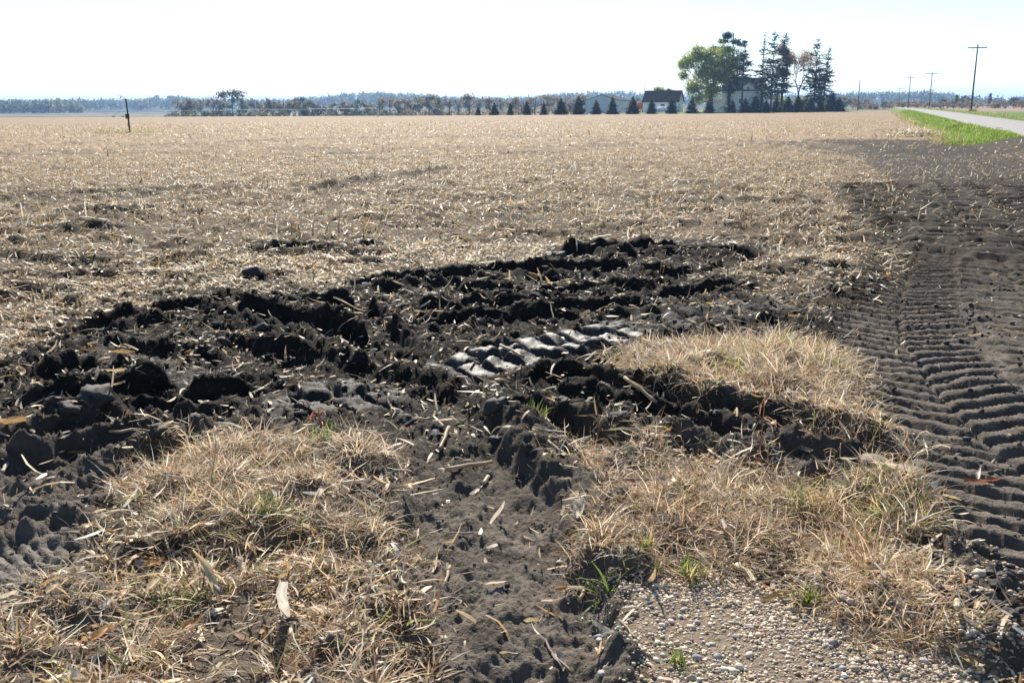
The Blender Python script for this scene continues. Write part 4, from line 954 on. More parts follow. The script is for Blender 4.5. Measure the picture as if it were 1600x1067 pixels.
window(hs, 4.7, 5.3, 2.2, 3.3); window(hs, 8.1, 8.9, 0.9, 2.3); window(hs, 1.6, 2.4, 3.9, 5.1); window(hs, 3.0, 4.6, 4.0, 5.2, side='side', X=10.6)
dm = MB(); dm.prism([(5.4, 4.9), (8.6, 4.9), (8.6, 6.5), (7.0, 7.6), (5.4, 6.5)], 'y', -.02, 3.0); dmo = dm.build('dormer', M['white'], hs)
for P_ in ([(5.15, 6.33), (7.0, 7.6), (7.0, 7.75), (5.15, 6.48)], [(7.004, 7.6), (8.85, 6.33), (8.85, 6.48), (7.004, 7.75)]):
    r = MB(); r.prism(P_, 'y', -.25, 3.2); r.build('dormer_roof', M['roof'], dmo)
window(hs, 6.6, 7.4, 5.4, 6.5, y=-.02)
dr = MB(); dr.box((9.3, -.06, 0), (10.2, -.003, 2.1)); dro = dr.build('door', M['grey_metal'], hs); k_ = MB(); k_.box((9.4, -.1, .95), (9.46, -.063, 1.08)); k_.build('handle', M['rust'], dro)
ch = MB(); ch.box((2.2, 3.9, 8.3), (2.9, 4.6, 9.8)); ch.build('chimney', M['rust'], hs)
wg = MB(); wg.prism([(-.02, -.3), (-4.5, -.3), (-4.5, 2.4), (-.02, 2.4)], 'y', 1.0, 6.0); wgo = wg.build('side_wing', M['white'], hs)
r = MB(); r.prism([(1-.3, 2.403), (3.5, 3.4), (6.3, 2.403)], 'x', -4.8, -.03); r.build('wing_roof', M['roof'], wgo)

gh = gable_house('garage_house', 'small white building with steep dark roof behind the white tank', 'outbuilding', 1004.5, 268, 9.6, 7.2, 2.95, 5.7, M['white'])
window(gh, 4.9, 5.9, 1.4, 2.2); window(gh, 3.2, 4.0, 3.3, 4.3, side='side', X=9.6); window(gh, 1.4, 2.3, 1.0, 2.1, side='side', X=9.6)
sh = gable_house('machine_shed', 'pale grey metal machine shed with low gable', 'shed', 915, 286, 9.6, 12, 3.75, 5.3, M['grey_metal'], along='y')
for k_ in range(9):
    rb = MB(); rb.box((.5+k_*1.07, -.03, -.1), (.56+k_*1.07, -.003, 3.7)); rb.build('rib', M['grey_metal'], sh)
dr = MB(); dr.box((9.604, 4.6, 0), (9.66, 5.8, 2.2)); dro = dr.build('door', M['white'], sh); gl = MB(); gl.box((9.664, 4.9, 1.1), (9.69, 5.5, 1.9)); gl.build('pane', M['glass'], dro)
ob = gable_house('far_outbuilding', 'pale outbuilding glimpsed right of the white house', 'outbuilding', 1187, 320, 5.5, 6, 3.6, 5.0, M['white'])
window(ob, 3.6, 4.4, 1.2, 2.2)
gr = MB(); gr.box((.8, -.05, 0), (3.0, -.003, 2.4)); gr.build('door', M['grey_metal'], ob)

def tank():
    loc, rz = frame(1035, 263); o = tag(empty('gas_tank', loc, rz), 'white horizontal gas tank in front of the small white building', 'gas tank')
    mb = MB(); L = 3.0; R_ = .5; ts = [(-L/2, .02), (-L/2+.08, .26), (-L/2+.25, .43), (-L/2+.5, R_), (L/2-.5, R_), (L/2-.25, .43), (L/2-.08, .26), (L/2, .02)]
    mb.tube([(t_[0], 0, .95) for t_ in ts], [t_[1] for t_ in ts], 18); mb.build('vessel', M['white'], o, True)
    for x in (-.85, .85):
        s_ = MB(); s_.box((x-.08, -.4, -.05), (x+.08, .4, .56)); s_.build('leg', M['grey_metal'], o)
    d = MB(); d.tube([(0, 0, 1.42), (0, 0, 1.60), (0, 0, 1.66)], [.2, .2, .1], 10); d.build('valve_cover', M['white'], o)
tank()
def wheel(parent, x, y, z, R_, w, rubber='rubber', hub='orange'):
    t_ = MB(); t_.tube([(x, y-w/2, z), (x, y-w/2+.03, z), (x, y+w/2-.03, z), (x, y+w/2, z)], [R_*.9, R_, R_, R_*.9], 16); o = t_.build('wheel', M[rubber], parent)
    h_ = MB(); h_.tube([(x, y-w/2-.02, z), (x, y+w/2+.02, z)], [R_*.45, R_*.45], 10); h_.build('hub', M[hub], o)
def wagon():
    loc, rz = frame(1000, 278); o = tag(empty('grain_wagon', loc, rz), 'orange grain wagon parked between the spruces and the small white building', 'wagon')
    b_ = MB(); b_.add([(-1.5, -1, 2.7), (1.5, -1, 2.7), (1.5, 1, 2.7), (-1.5, 1, 2.7), (-1.5, -1, 1.9), (1.5, -1, 1.9), (1.5, 1, 1.9), (-1.5, 1, 1.9), (-.5, -.6, .95), (.5, -.6, .95), (.5, .6, .95), (-.5, .6, .95)],
                   [(0, 1, 2, 3), (4, 5, 1, 0), (5, 6, 2, 1), (6, 7, 3, 2), (7, 4, 0, 3), (8, 9, 5, 4), (9, 10, 6, 5), (10, 11, 7, 6), (11, 8, 4, 7), (11, 10, 9, 8)]); b_.build('box', M['orange'], o)
    f_ = MB(); f_.box((-1.7, -.5, .62), (1.7, -.35, .78)); f_.box((-1.7, .35, .62), (1.7, .5, .78)); f_.build('frame', M['rust'], o)
    for x in (-1.2, 1.2):
        a_ = MB(); a_.box((x-.06, -.9, .42), (x+.06, .9, .60)); a_.build('axle', M['rust'], o)
        for y in (-.95, .95): wheel(o, x, y, .42, .45, .25)
    t_ = MB(); t_.box((-3.2, -.06, .5), (-1.71, .06, .62)); t_.build('tongue', M['rust'], o)
wagon()

# ------------------------------------------------------------------ utility poles
def pole(px, Y, top_py, label, arm=2.4, group=None, base_py=None, yaw=-ROAD_AZ, r=.15):
    x = AT(px, 170, Y).x; z = float(on(x, Y)); 
    if base_py: z = min(z+.3, max(z-.3, AT(px, base_py, Y).z))
    h = AT(px, top_py, Y).z-z
    o = tag(empty('utility_pole', (x, Y, z), yaw), label, 'utility pole', group)
    p_ = MB(); p_.tube([(0, 0, -.6), (0, 0, h*.5), (0, 0, h)], [r*1.1, r*.9, r*.7], 10); p_.build('pole', M['pole'], o, True)
    if arm:
        c_ = MB(); c_.box((-arm/2, -r-.12, h-.65), (arm/2, -r*.6, h-.48)); c_.build('crossarm', M['pole'], o)
        for s_ in (-1, 1):
            b_ = MB(); b_.tube([(s_*arm*.28, -r-.02, h-.66), (0, -r-.02, h-1.35)], .025, 5); b_.build('brace', M['pole'], o)
        for q_ in (-arm/2+.12, arm/2-.12):
            i_ = MB(); i_.tube([(q_, -r, h-.48), (q_, -r, h-.36), (q_, -r, h-.30), (q_, -r, h-.22)], [.03, .03, .075, .04], 8); i_.build('insulator', M['glasscap'], o)
        i_ = MB(); i_.tube([(0, 0, h), (0, 0, h+.14), (0, 0, h+.2), (0, 0, h+.3)], [.03, .03, .075, .04], 8); i_.build('insulator', M['glasscap'], o)
        i_ = MB(); i_.tube([(-r, 0, h*.74), (-r-.16, 0, h*.74), (-r-.2, 0, h*.74+.08)], [.03, .05, .05], 6); i_.build('bracket', M['rust'], o)
        i_ = MB(); i_.box((r*.9, -.06, h*.27), (r*.9+.1, .06, h*.27+.22)); i_.build('tag_plate', M['galv'], o)
pole(1517.5, 182, 70, 'tall dark utility pole standing nearest the bend of the gravel road', 3.2)
pole(1451.5, 312, 112.5, 'grey utility pole with crossarm, second along the road', 3.6)
pole(1418.5, 376, 119, 'grey utility pole with crossarm, third along the road', 3.2)
pole(1403.5, 560, 137, 'small distant utility pole behind the golden shrub', 3.8)
pole(1340.3, 300, 125, 'plain pole without crossarm beside the end of the windbreak', 0)
pole(1006.5, 300, 128, 'thin bare pole beside the small white building', 0, r=.10)

# ------------------------------------------------------------------ small things standing in the fields
def riser():
    x, y = G(203, 208); z = hz1(x, y); o = tag(empty('irrigation_post', (x, y, z)), 'dark leaning post with a control box standing alone in the stubble', 'post')
    p_ = MB(); p_.tube([(0, 0, -.3), (-.02, 0, 1.2), (-.06, 0, 2.33)], [.07, .055, .05], 10); p_.build('pole', M['rust'], o, True)
    b_ = MB(); b_.box((-.16, -.13, 0.98), (.10, -.06, 1.30)); bo = b_.build('control_box', M['rust'], o); l_ = MB(); l_.box((-.14, -.145, 1.0), (.08, -.133, 1.28)); l_.build('door', M['rust'], bo)
    a_ = MB(); a_.tube([(-.06, 0, 2.33), (-.35, 0, 2.50), (-.66, 0, 2.68)], [.02, .016, .014], 6); a_.build('arm', M['rust'], o)
    k_ = MB(); k_.tube([(-.40, 0, 2.5), (-.42, 0, 2.42), (-.42, 0, 2.36)], [.03, .035, .02], 8); k_.build('nozzle', M['rust'], o)
    k_ = MB(); k_.box((-.10, -.05, 2.27), (.10, .05, 2.31)); k_.build('bracket', M['rust'], o)
    rs = np.random.default_rng(5); n = 260; v, f, c = ribbons(np.stack([x+rs.normal(-.3, 1.4, n), y+rs.normal(0, .8, n), np.zeros(n)], 1), rs.uniform(0, 6.28, n), rs.uniform(.15, .45, n), rs.uniform(.02, .05, n), pick(n, GREENS, (.1, .15, .1, .4, .25)), 2, math.pi/2-np.abs(rs.normal(.3, .3, n)), rs.uniform(-1, 0, n))
    v[:, 2] += hz(v[:, 0], v[:, 1]); tag(link('weeds', new_mesh('weeds', v, f, M['grass'], c)), 'thin green weeds around the foot of the lone post', 'weeds', kind='stuff')
riser()
def marker():
    Y = 186; x = AT(590, 170, Y).x; z = hz1(x, Y); o = tag(empty('valve_box', (x, Y, z)), 'small pale valve box on a post far out in the stubble', 'valve box')
    p_ = MB(); p_.tube([(0, 0, -.3), (0, 0, 1.5)], .06, 8); p_.build('post', M['galv'], o)
    b_ = MB(); b_.box((-.17, -.15, .1), (.17, .15, .95)); b_.build('box', M['grey_metal'], o)
    h_ = MB(); h_.box((-.25, -.03, 1.5), (.25, .03, 1.56)); h_.build('handle', M['galv'], o)
    Y = 195; x = AT(705, 170, Y).x; z = hz1(x, Y); o = tag(empty('field_stake', (x, Y, z)), 'thin stake standing in the stubble near the first spruce', 'stake')
    p_ = MB(); p_.tube([(0, 0, -.2), (0, 0, 1.0)], .05, 6); p_.build('shaft', M['pole'], o); p_ = MB(); p_.tube([(0, 0, 1.003), (0, 0, 1.16)], [.065, .05], 6); p_.build('cap', M['galv'], o)
marker()
def pivot():
    Y = 396; A_, B_ = AT(150, 175.6, Y), AT(592, 170.2, Y+14); o = tag(empty('irrigation_machine', (A_.x, A_.y, float(on(A_.x, A_.y)))), 'long white irrigation pipe on wheeled towers across the far field', 'irrigator')
    O = Vector(o.location)
    def at_(t_, dz=0.0): return A_+(B_-A_)*t_-O+Vector((0, 0, dz))
    tw = [(px-150)/442 for px in (183, 262, 350, 463, 558)]; ends = [0]+tw+[1]
    for a_, b_ in zip(ends[:-1], ends[1:]):
        sp = MB(); ts = np.linspace(a_, b_, 9); sag = lambda t_: .9*math.sin(math.pi*(t_-a_)/(b_-a_))
        sp.tube([at_(t_, .22*math.sin(math.pi*(t_-a_)/(b_-a_))) for t_ in ts], .09, 8); so = sp.build('span_pipe', M['galv'], o, True)
        tr = MB(); tr.tube([at_(t_, -sag(t_)) for t_ in ts], .015, 4)
        for t_ in ts[1:-1]:
            for s_ in (-.35, .35): tr.tube([at_(t_, .1), at_(t_, -sag(t_))+Vector((0, s_, 0))], .012, 3)
        tr.build('truss', M['galv'], so)
    for i, t_ in enumerate(tw):
        top = at_(t_); gz = float(on((top+O).x, (top+O).y))-O.z; l_ = MB()
        for s_ in (-1, 1):
            l_ = MB(); l_.tube([top, Vector((top.x+s_*1.5, top.y+s_*.9, gz+.6))], .06, 5); l_.build('tower_leg', M['galv'], o)
            wheel(o, top.x+s_*1.6, top.y+s_*.9, gz+.62, .66, .34, hub='galv')
        b_ = MB(); b_.tube([(top.x-1.5, top.y-.9, gz+.7), (top.x+1.5, top.y+.9, gz+.7)], .07, 5); b_.build('base_beam', M['galv'], o)
pivot()
# ------------------------------------------------------------------ near things one can pick out singly
def strip_mesh(name, L, Wd, col, seed, curl=.6, twist=.5, cup=.25, pointed=True, nseg=8, rise=.0):
    """a corn leaf or husk: curved strip with a folded cross section"""
    rs = np.random.default_rng(seed); V_, F_, C_ = [], [], []
    p = np.array([0., 0., 0.]); sl = rise; hd = 0.0
    for k_ in range(nseg+1):
        t_ = k_/nseg; w_ = Wd*.5*((math.sin(math.pi*(.12+.88*t_)**.8))**.7 if pointed else (1-.25*abs(2*t_-1)**3)); w_ = max(w_, Wd*.06)
        tw = twist*(t_-.5)*2; d = np.array([math.cos(sl)*math.sin(hd), math.cos(sl)*math.cos(hd), math.sin(sl)])
        side = np.array([math.cos(hd), -math.sin(hd), 0]); up = np.cross(side, d)
        wv = side*math.cos(tw)+up*math.sin(tw); uv_ = -side*math.sin(tw)+up*math.cos(tw)
        for j, q_ in enumerate((-1, -.45, 0, .5, 1)):
            V_.append(p+wv*w_*q_+uv_*(cup*Wd*(q_*q_)+.05*Wd*rs.normal())); C_.append(np.array(col)*(1+.10*rs.normal())*(1.06 if j == 2 else 1))
        p = p+d*L/nseg; sl += curl/nseg*rs.uniform(.3, 1.7)*(1 if t_ > .3 else -.6); hd += rs.normal(0, .10)
    for k_ in range(nseg):
        for j in range(4): a_ = k_*5+j; F_.append((a_, a_+1, a_+6, a_+5))
    V_ = np.array(V_); V_[:, 1] -= V_[:, 1].mean(); V_[:, 0] -= V_[:, 0].mean(); V_[:, 2] -= np.percentile(V_[:, 2], 22)
    return new_mesh(name, V_, F_, M['leaf'], np.clip(np.array(C_), .01, .9), smooth=True)
def stalk_mesh(name, L, R_, col, seed, upright=False):
    rs = np.random.default_rng(seed); mb = MB(); n = 7; pts, rd_ = [], []
    for k_ in range(n):
        t_ = k_/(n-1); pts.append(Vector((rs.normal(0, .02)*L, 0, L*t_) if upright else (rs.normal(0, .012)*L, L*(t_-.5), R_*.8+rs.normal(0, .01)*L))); rd_.append(R_*(1.25 if k_ in (2, 5) else 1.0)*(1-.15*t_)*rs.uniform(.92, 1.05))
    mb.tube(pts, rd_, 8)
    if upright:                              # torn sheath round the stub
        for a_ in (0.4, 2.6, 4.4): mb.add([(math.cos(a_)*R_, math.sin(a_)*R_, 0), (math.cos(a_+.9)*R_, math.sin(a_+.9)*R_, 0), (math.cos(a_+.6)*R_*2.2, math.sin(a_+.6)*R_*2.2, L*.62), (math.cos(a_+.3)*R_*2.0, math.sin(a_+.3)*R_*2.0, L*.7)], [(0, 1, 2, 3)])
    me = bpy.data.meshes.new(name); me.from_pydata(mb.v, [], mb.f); cc = np.array(col)*(1+.12*rs.standard_normal((len(mb.v), 1))); set_col(me, 'col', np.clip(cc, .01, .9)); me.materials.append(M['leaf'])
    me.polygons.foreach_set('use_smooth', np.ones(len(me.polygons), bool)); me.update(); return me
def place(name, me, x, y, label, cat, group=None, rz=None, sc=1.0, lift=0.0, align=True, tip=0.0):
    o = link(name, me); z = hz1(x, y); n_ = normal1(x, y) if align else Vector((0, 0, 1)); n_ = (n_+Vector((0, 0, .6))).normalized() if align else n_
    q_ = n_.to_track_quat('Z', 'Y').to_matrix() @ Matrix.Rotation(random.uniform(0, 6.28) if rz is None else rz, 3, 'Z') @ Matrix.Rotation(tip, 3, 'X')
    o.matrix_world = Matrix.Translation((x, y, z+lift)) @ q_.to_4x4() @ Matrix.Diagonal((sc, sc, sc, 1)); return tag(o, label, cat, group)

ON = {'mud': 'the churned black mud', 'track': 'the lug-printed wheel track', 'gravel': 'the pea gravel', 'grass': 'the dry grass', 'stubble': 'the corn stubble'}
LAND = [(q_, np.array(G(*p_))) for q_, p_ in {'the glossy lug prints': (840, 555), 'the amber husk': (195, 588), 'the far dark bank': (1010, 390), 'the red weed stalk': (506, 680), 'the pea gravel patch': (1150, 990),
        'the big pale husk': (1390, 780), 'the upright white husk': (445, 975), 'the white husk clump': (905, 842), 'the red-brown leaf': (1530, 768), 'the long draped leaf': (545, 508), 'the barred tyre print': (90, 890),
        'the small green plant': (950, 925), 'the thick dry mound': (1180, 590), 'the small soil heap': (1555, 950), 'the thick stalk end': (1055, 648), 'the low green patch': (420, 845), 'the golden-brown husk': (35, 600),
        'the short dark bank': (590, 284), 'the stub cluster': (1200, 345), 'the propped leaf blade': (778, 800)}.items()]
def by(x, y): return min(LAND, key=lambda q_: (q_[1][0]-x)**2+(q_[1][1]-y)**2)[0]
LEAFC = {'pale': (0.68, 0.59, 0.46), 'tan': (0.52, 0.39, 0.23), 'orange-brown': (0.42, 0.23, 0.09), 'grey': (0.38, 0.32, 0.26)}
LEAFM = {}
for i, (cn, cc) in enumerate(LEAFC.items()):
    for j, (sn, L_, W_, cu, tw, cp) in enumerate([('narrow curled', .17, .018, 1.6, .7, .30), ('flat', .15, .030, .3, .3, .12), ('broad folded', .15, .048, .7, .4, .42), ('twisted', .20, .022, .8, 1.6, .3)]):
        LEAFM[cn, sn] = strip_mesh('corn_leaf', L_, W_, cc, 500+i*10+j, cu, tw, cp)
cnt = 0
for _ in range(3000):
    if cnt >= 230: break
    r = random.uniform(2.3, 8.2); a = random.uniform(-.62, .60); x, y = r*math.sin(a), r*math.cos(a); zn = zone_at(x, y)
    if random.random() > {'mud': .55, 'track': .22, 'gravel': .12, 'grass': .6, 'stubble': 1.0}[zn]: continue
    cn = random.choices(list(LEAFC), (5, 4, 2, 2))[0]; sn = random.choice(['narrow curled', 'flat', 'broad folded', 'twisted'])
    kind_ = 'corn_husk' if sn == 'broad folded' else 'corn_leaf'
    place(kind_, LEAFM[cn, sn], x, y, f'{cn} {sn} corn {"husk" if kind_ == "corn_husk" else "leaf"} lying on {ON[zn]} near {by(x, y)}', 'corn husk' if kind_ == 'corn_husk' else 'corn leaf', f'{cn} {sn} corn leaves on {ON[zn]} near {by(x, y)}', sc=random.uniform(.35, .72), lift=.012 if zn != 'grass' else .05); cnt += 1
STK = {('pale', 'short'): stalk_mesh('corn_stalk', .10, .010, (.62, .53, .40), 601), ('tan', 'long'): stalk_mesh('corn_stalk', .24, .009, (.46, .35, .22), 602), ('grey', 'thin'): stalk_mesh('corn_stalk', .18, .006, (.30, .25, .20), 603)}
cnt = 0
for _ in range(800):
    if cnt >= 50: break
    r = random.uniform(2.4, 7.5); a = random.uniform(-.6, .58); x, y = r*math.sin(a), r*math.cos(a); zn = zone_at(x, y)
    if random.random() > {'mud': .7, 'track': .2, 'gravel': .2, 'grass': .5, 'stubble': .8}[zn]: continue
    (c_, s_), me = random.choice(list(STK.items()))
    place('corn_stalk', me, x, y, f'{s_} {c_} corn stalk piece on {ON[zn]} near {by(x, y)}', 'corn stalk', f'{s_} {c_} stalk pieces on {ON[zn]} near {by(x, y)}', sc=random.uniform(.6, 1.15), lift=.006 if zn != 'grass' else .04); cnt += 1

# standing stubs in their rows (rows run with the road)
STUB = [stalk_mesh('corn_stub', .20, .011, (.50, .39, .26), 611+i, True) for i in range(3)]
def stub(x, y, label, group, sc=1.0):
    o = place('corn_stub', random.choice(STUB), x, y, label, 'corn stub', group, sc=sc, lift=-.01, align=False, tip=random.gauss(0, .14)); return o
for px, py, n_, dpx, lab in [(1135, 352, 8, 20, 'upright tan corn stub in the cluster above the dark bank'), (452, 372, 8, 19, 'upright corn stub in the row behind the dark clods'), (500, 282, 10, 21, 'corn stub standing along the short dark bank in the stubble'), (1000, 318, 5, 8, 'corn stub in the small tuft beyond the wet hollow'), (640, 268, 7, 11, 'corn stub in the far row past the short dark bank')]:
    for k_ in range(n_):
        x, y = G(px+dpx*k_+random.uniform(-4, 4), py+random.uniform(-5, 4)-(.35*k_)); stub(x, y, lab, lab, random.uniform(.6, 1.0))
cnt = 0
for _ in range(900):
    if cnt >= 70: break
    u = random.uniform(7, 20); v_ = .76*random.randint(-26, 4)+random.gauss(0, .06)+.3; x, y = xy(u, v_)
    if abs(math.atan2(x, y)) > .58 or y < 6 or zone_at(x, y) != 'stubble': continue
    sz = random.uniform(.35, .7); lab = f'{"short" if sz < .52 else "taller"} ragged corn stub in the littered stubble nearest {by(x, y)}'; stub(x, y, lab, lab, sz); cnt += 1
xs, ys = [], []
for row in range(-90, 6):
    u = rng.uniform(14, 70, 60); v_ = np.full(60, row*.76+.3)+rng.normal(0, .06, 60); x, y = xy(u, v_); ok = (np.abs(np.arctan2(x, y)) < .66) & (np.hypot(x, y) > 14) & (rng.random(60) < keep_prob(x, y, mudp=.1)) & (fbm(x*.15, y*.15, 2, 121) > -.15); xs.append(x[ok]); ys.append(y[ok])
x, y = np.concatenate(xs), np.concatenate(ys); k_ = len(x)
v, f, c = ribbons(np.stack([x, y, hz(x, y)-.01], 1), rng.uniform(0, 6.28, k_), rng.uniform(.05, .15, k_), rng.uniform(.014, .026, k_)*np.clip(np.hypot(x, y)/40, 1, 2), pick(k_, TRASH, (.1, .03, .3, .25, .07, .15, .1, .0)), 1, math.pi/2-np.abs(rng.normal(0, .25, k_)), None, None, None, .8)
tag(link('corn_stubble', new_mesh('corn_stubble', v, f, M['leaf'], c)), 'rows of short corn stubs fading into the distance', 'corn stubble', kind='stuff')

# clods and stones
def lump_mesh(name, seed, material, col, jag=.16, flat=.7):
    rs = np.random.default_rng(seed); import bmesh
    bm = bmesh.new(); bmesh.ops.create_icosphere(bm, subdivisions=3, radius=1.0)
    P_ = np.array([v_.co for v_ in bm.verts]); n_ = fbm(P_[:, 0]*1.4+seed, P_[:, 1]*1.4+P_[:, 2]*1.1, 3, seed)+.6*fbm(P_[:, 0]*4+P_[:, 2]*3, P_[:, 1]*4-seed, 3, seed+3)
    P_ = P_*(1+jag*2*n_)[:, None]*np.array([1.15, .9, flat])
    for v_, q_ in zip(bm.verts, P_): v_.co = q_
    me = bpy.data.meshes.new(name); bm.to_mesh(me); bm.free(); set_col(me, 'col', np.clip(np.array(col)*(1+.25*n_[:, None]), .01, .9)); me.materials.append(material)
    me.polygons.foreach_set('use_smooth', np.ones(len(me.polygons), bool)); me.update(); return me
CL = [lump_mesh('mud_clod', 701+i, M['clod'], (.036, .031, .027), .28, .62) for i in range(4)]
cnt = 0
for _ in range(1500):
    if cnt >= 85: break
    px, py = random.uniform(-60, 1240), random.uniform(400, 780); x, y = G(px, py); zn = zone_at(x, y)
    if zn != 'mud' or float(sample(MG['wet'], np.array([x]), np.array([y]))[0]) > .25 or (px > 560 and py > 690): continue
    side = 'left of the glossy lug prints' if px < 420 else ('at the far bank of the wet hollow' if py < 500 else 'beside the glossy lug prints')
    s_ = random.lognormvariate(math.log(.035), .45); sz = 'small' if s_ < .03 else ('middling' if s_ < .05 else 'big'); lab = f'{sz} lumpy black mud clod lying near {by(x, y)}'; o = place('mud_clod', random.choice(CL), x, y, lab, 'mud clod', lab, sc=min(.09, s_), lift=s_*.15); cnt += 1
hx, hy = G(1555, 955)
for k_ in range(26):
    x, y = hx+random.gauss(0, .11), hy+random.gauss(0, .11); s_ = random.uniform(.008, .026); place('soil_lump', CL[k_ % 4] if k_ > 3 else CL[0], x, y, 'crumbly dark soil lump in the small heap beside the wheel track', 'soil lump', 'soil lumps in the small heap', sc=s_, lift=s_*.3)
ST = [lump_mesh('stone', 721+i, M['stone'], c_, .10, .7) for i, c_ in enumerate([(.42, .40, .37), (.50, .44, .35), (.30, .29, .29)])]
for k_ in range(34):
    px, py = random.choice([(random.uniform(1440, 1590), random.uniform(930, 1062)), (random.uniform(1020, 1420), random.uniform(960, 1062)), (random.uniform(880, 990), random.uniform(960, 1062))]); x, y = G(px, py)
    w_ = 'among the soil crumbs by the wheel track' if px > 1430 else ('lying larger than the pea gravel around it' if px > 1000 else 'at the muddy edge of the pea gravel')
    s_ = random.uniform(.007, .014); place('stone', ST[k_ % 3], x, y, f'rounded {["grey", "tan", "dark grey"][k_ % 3]} stone {w_}', 'stone', f'{["grey", "tan", "dark grey"][k_ % 3]} stones {w_}', sc=s_, lift=s_*.35)

# tufts and weeds
TUFTG = np.array([(0.16, 0.24, 0.04), (0.24, 0.30, 0.07), (0.11, 0.17, 0.03), (0.45, 0.38, 0.18)])
def tuft(px, py, h, n, spread, label, green=.7, w=.006, name='grass_tuft', cat='grass tuft', droop=1.4, lean=.4):
    x, y = G(px, py); z = hz1(x, y); a = rng.uniform(0, 6.28, n); r = np.abs(rng.normal(0, spread, n))
    q_ = np.stack([r*np.cos(a), r*np.sin(a), np.zeros(n)], 1); q_[:, 2] = hz(q_[:, 0]+x, q_[:, 1]+y)-z-.01
    c = pick(n, TUFTG, (.35*green, .35*green, .3*green, 1-green+.05))
    v, f, c = ribbons(q_, rng.uniform(0, 6.28, n), rng.uniform(.45, 1.1, n)*h, rng.uniform(.6, 1.4, n)*w, c, 6, math.pi/2-np.abs(rng.normal(0, lean, n)), -rng.uniform(.1, droop, n), rng.normal(0, .8, n), rng.normal(0, .5, n), .3)
    tag(link(name, new_mesh(name, v, f, M['grass'], c), loc=(x, y, z)), label, cat, kind='stuff' if spread > .065 else None)
tuft(838, 648, .15, 90, .035, 'green-tipped grass tuft on the ridge just below the glossy lug prints')
tuft(818, 640, .10, 60, .03, 'short yellow grass tuft beside the green-tipped one', .3)
tuft(1245, 800, .17, 80, .05, 'green and tan grass tuft in the dry grass below the ruts', .4, .004)
tuft(1370, 835, .17, 80, .05, 'green grass tuft in front of the big pale husk', .45, .004)
tuft(950, 925, .16, 26, .02, 'small sprawling green grass plant at the edge of the pea gravel', .95, .011, droop=2.2, lean=.8)
tuft(420, 845, .12, 160, .08, 'low green grass patch in the matted tan grass', .5, .0035)
tuft(300, 960, .12, 150, .10, 'sprawling olive grass patch in the curled straw grass', .6, .004, lean=.9)
tuft(1225, 575, .20, 60, .06, 'upright green blades in the thick mound of dry grass', .9)
tuft(1290, 600, .18, 60, .06, 'fine green blades at the right end of the thick dry mound', .8)
tuft(1075, 905, .12, 60, .04, 'pale green tuft at the far edge of the pea gravel', .5)
tuft(1010, 895, .09, 70, .03, 'yellowish stubby tuft casting a shadow on the pea gravel', .3)
tuft(1150, 600, .20, 40, .08, 'few green blades in the middle of the thick dry mound', .9)
tuft(1260, 945, .10, 60, .03, 'small olive tuft beside the right edge of the pea gravel', .6)
tuft(1060, 1040, .10, 40, .022, 'thin green wisps growing through the pea gravel', .7, .004)
tuft(505, 700, .14, 50, .05, 'green blades at the top of the matted tan grass', .8)
tuft(1490, 206, .35, 260, .5, 'dark green leafy weed on the bright verge', 1.0, .03, 'leafy_weed', 'weed', 1.0)
for nm, px, w_, h_, lab in [('a', 1520, 1.0, .8, 'grey-brown brush around the foot of the tall dark utility pole'), ('b', 1473, .7, .5, 'low brown brush on the verge before the second utility pole')]:
    Y = 181 if nm == 'a' else 230; x = AT(px, 170, Y).x; n = 300; r = np.abs(rng.normal(0, w_*.5, n)); a = rng.uniform(0, 6.28, n); q_ = np.stack([x+r*np.cos(a), Y+r*np.sin(a), on(x+r*np.cos(a), Y+r*np.sin(a))], 1)
    v, f, c = ribbons(q_, rng.uniform(0, 6.28, n), rng.uniform(.4, 1.1, n)*h_, rng.uniform(.03, .07, n), pick(n, np.array([(.12, .10, .06), (.10, .12, .04), (.2, .15, .08)]), (.4, .3, .3)), 2, math.pi/2-np.abs(rng.normal(0, .5, n)), -rng.uniform(0, 1, n))
    tag(link('brush', new_mesh('brush', v, f, M['grass'], c)), lab, 'brush')
def weed(px, py, pts, r, col, label, heads=0, name='weed_stem'):
    x, y = G(px, py); z = hz1(x, y); mb = MB(); P_ = [Vector(p_) for p_ in pts]; mb.tube(P_, [r*(1.2-.8*i/(len(P_)-1)) for i in range(len(P_))], 5)
    o = tag(empty(name, (x, y, z)), label, 'weed stem'); mb.build('stem', M['leaf'], o, True, col)
    if heads:
        n = heads; t_ = rng.uniform(.4, 1, n); k_ = np.clip((t_*(len(P_)-1)).astype(int), 0, len(P_)-2); f_ = t_*(len(P_)-1)-k_; A_ = np.array([tuple(p_) for p_ in P_]); q_ = A_[k_]*(1-f_)[:, None]+A_[k_+1]*f_[:, None]
        v, f, c = ribbons(q_, rng.uniform(0, 6.28, n), rng.uniform(.04, .12, n), rng.uniform(.004, .009, n), pick(n, np.array([col, (.5, .38, .22)]), (.6, .4)), 4, rng.uniform(.2, 1.2, n), -rng.uniform(.6, 2.2, n), rng.normal(0, .6, n))
        for b_ in range(n): link('blade', new_mesh('blade', v[b_*10:b_*10+10], f[:4], M['grass'], c[b_*10:b_*10+10]), o)
weed(1183, 735, [(0, 0, -.02), (.01, 0, .12), (.015, 0, .26), (.01, 0, .38)], .004, (.42, .22, .14), 'tall reddish-tan weed standing in front of the right rut', 14)
weed(1285, 765, [(0, 0, -.02), (.03, .02, .12), (.09, .03, .24), (.16, .05, .34)], .0035, (.40, .26, .15), 'slanting reddish weed stem beside the right rut', 8)
weed(880, 800, [(0, 0, -.02), (-.04, .01, .08), (-.09, .02, .16), (-.15, .03, .22)], .0045, (.14, .09, .07), 'dark slanting weed stem between the two ruts', 0)
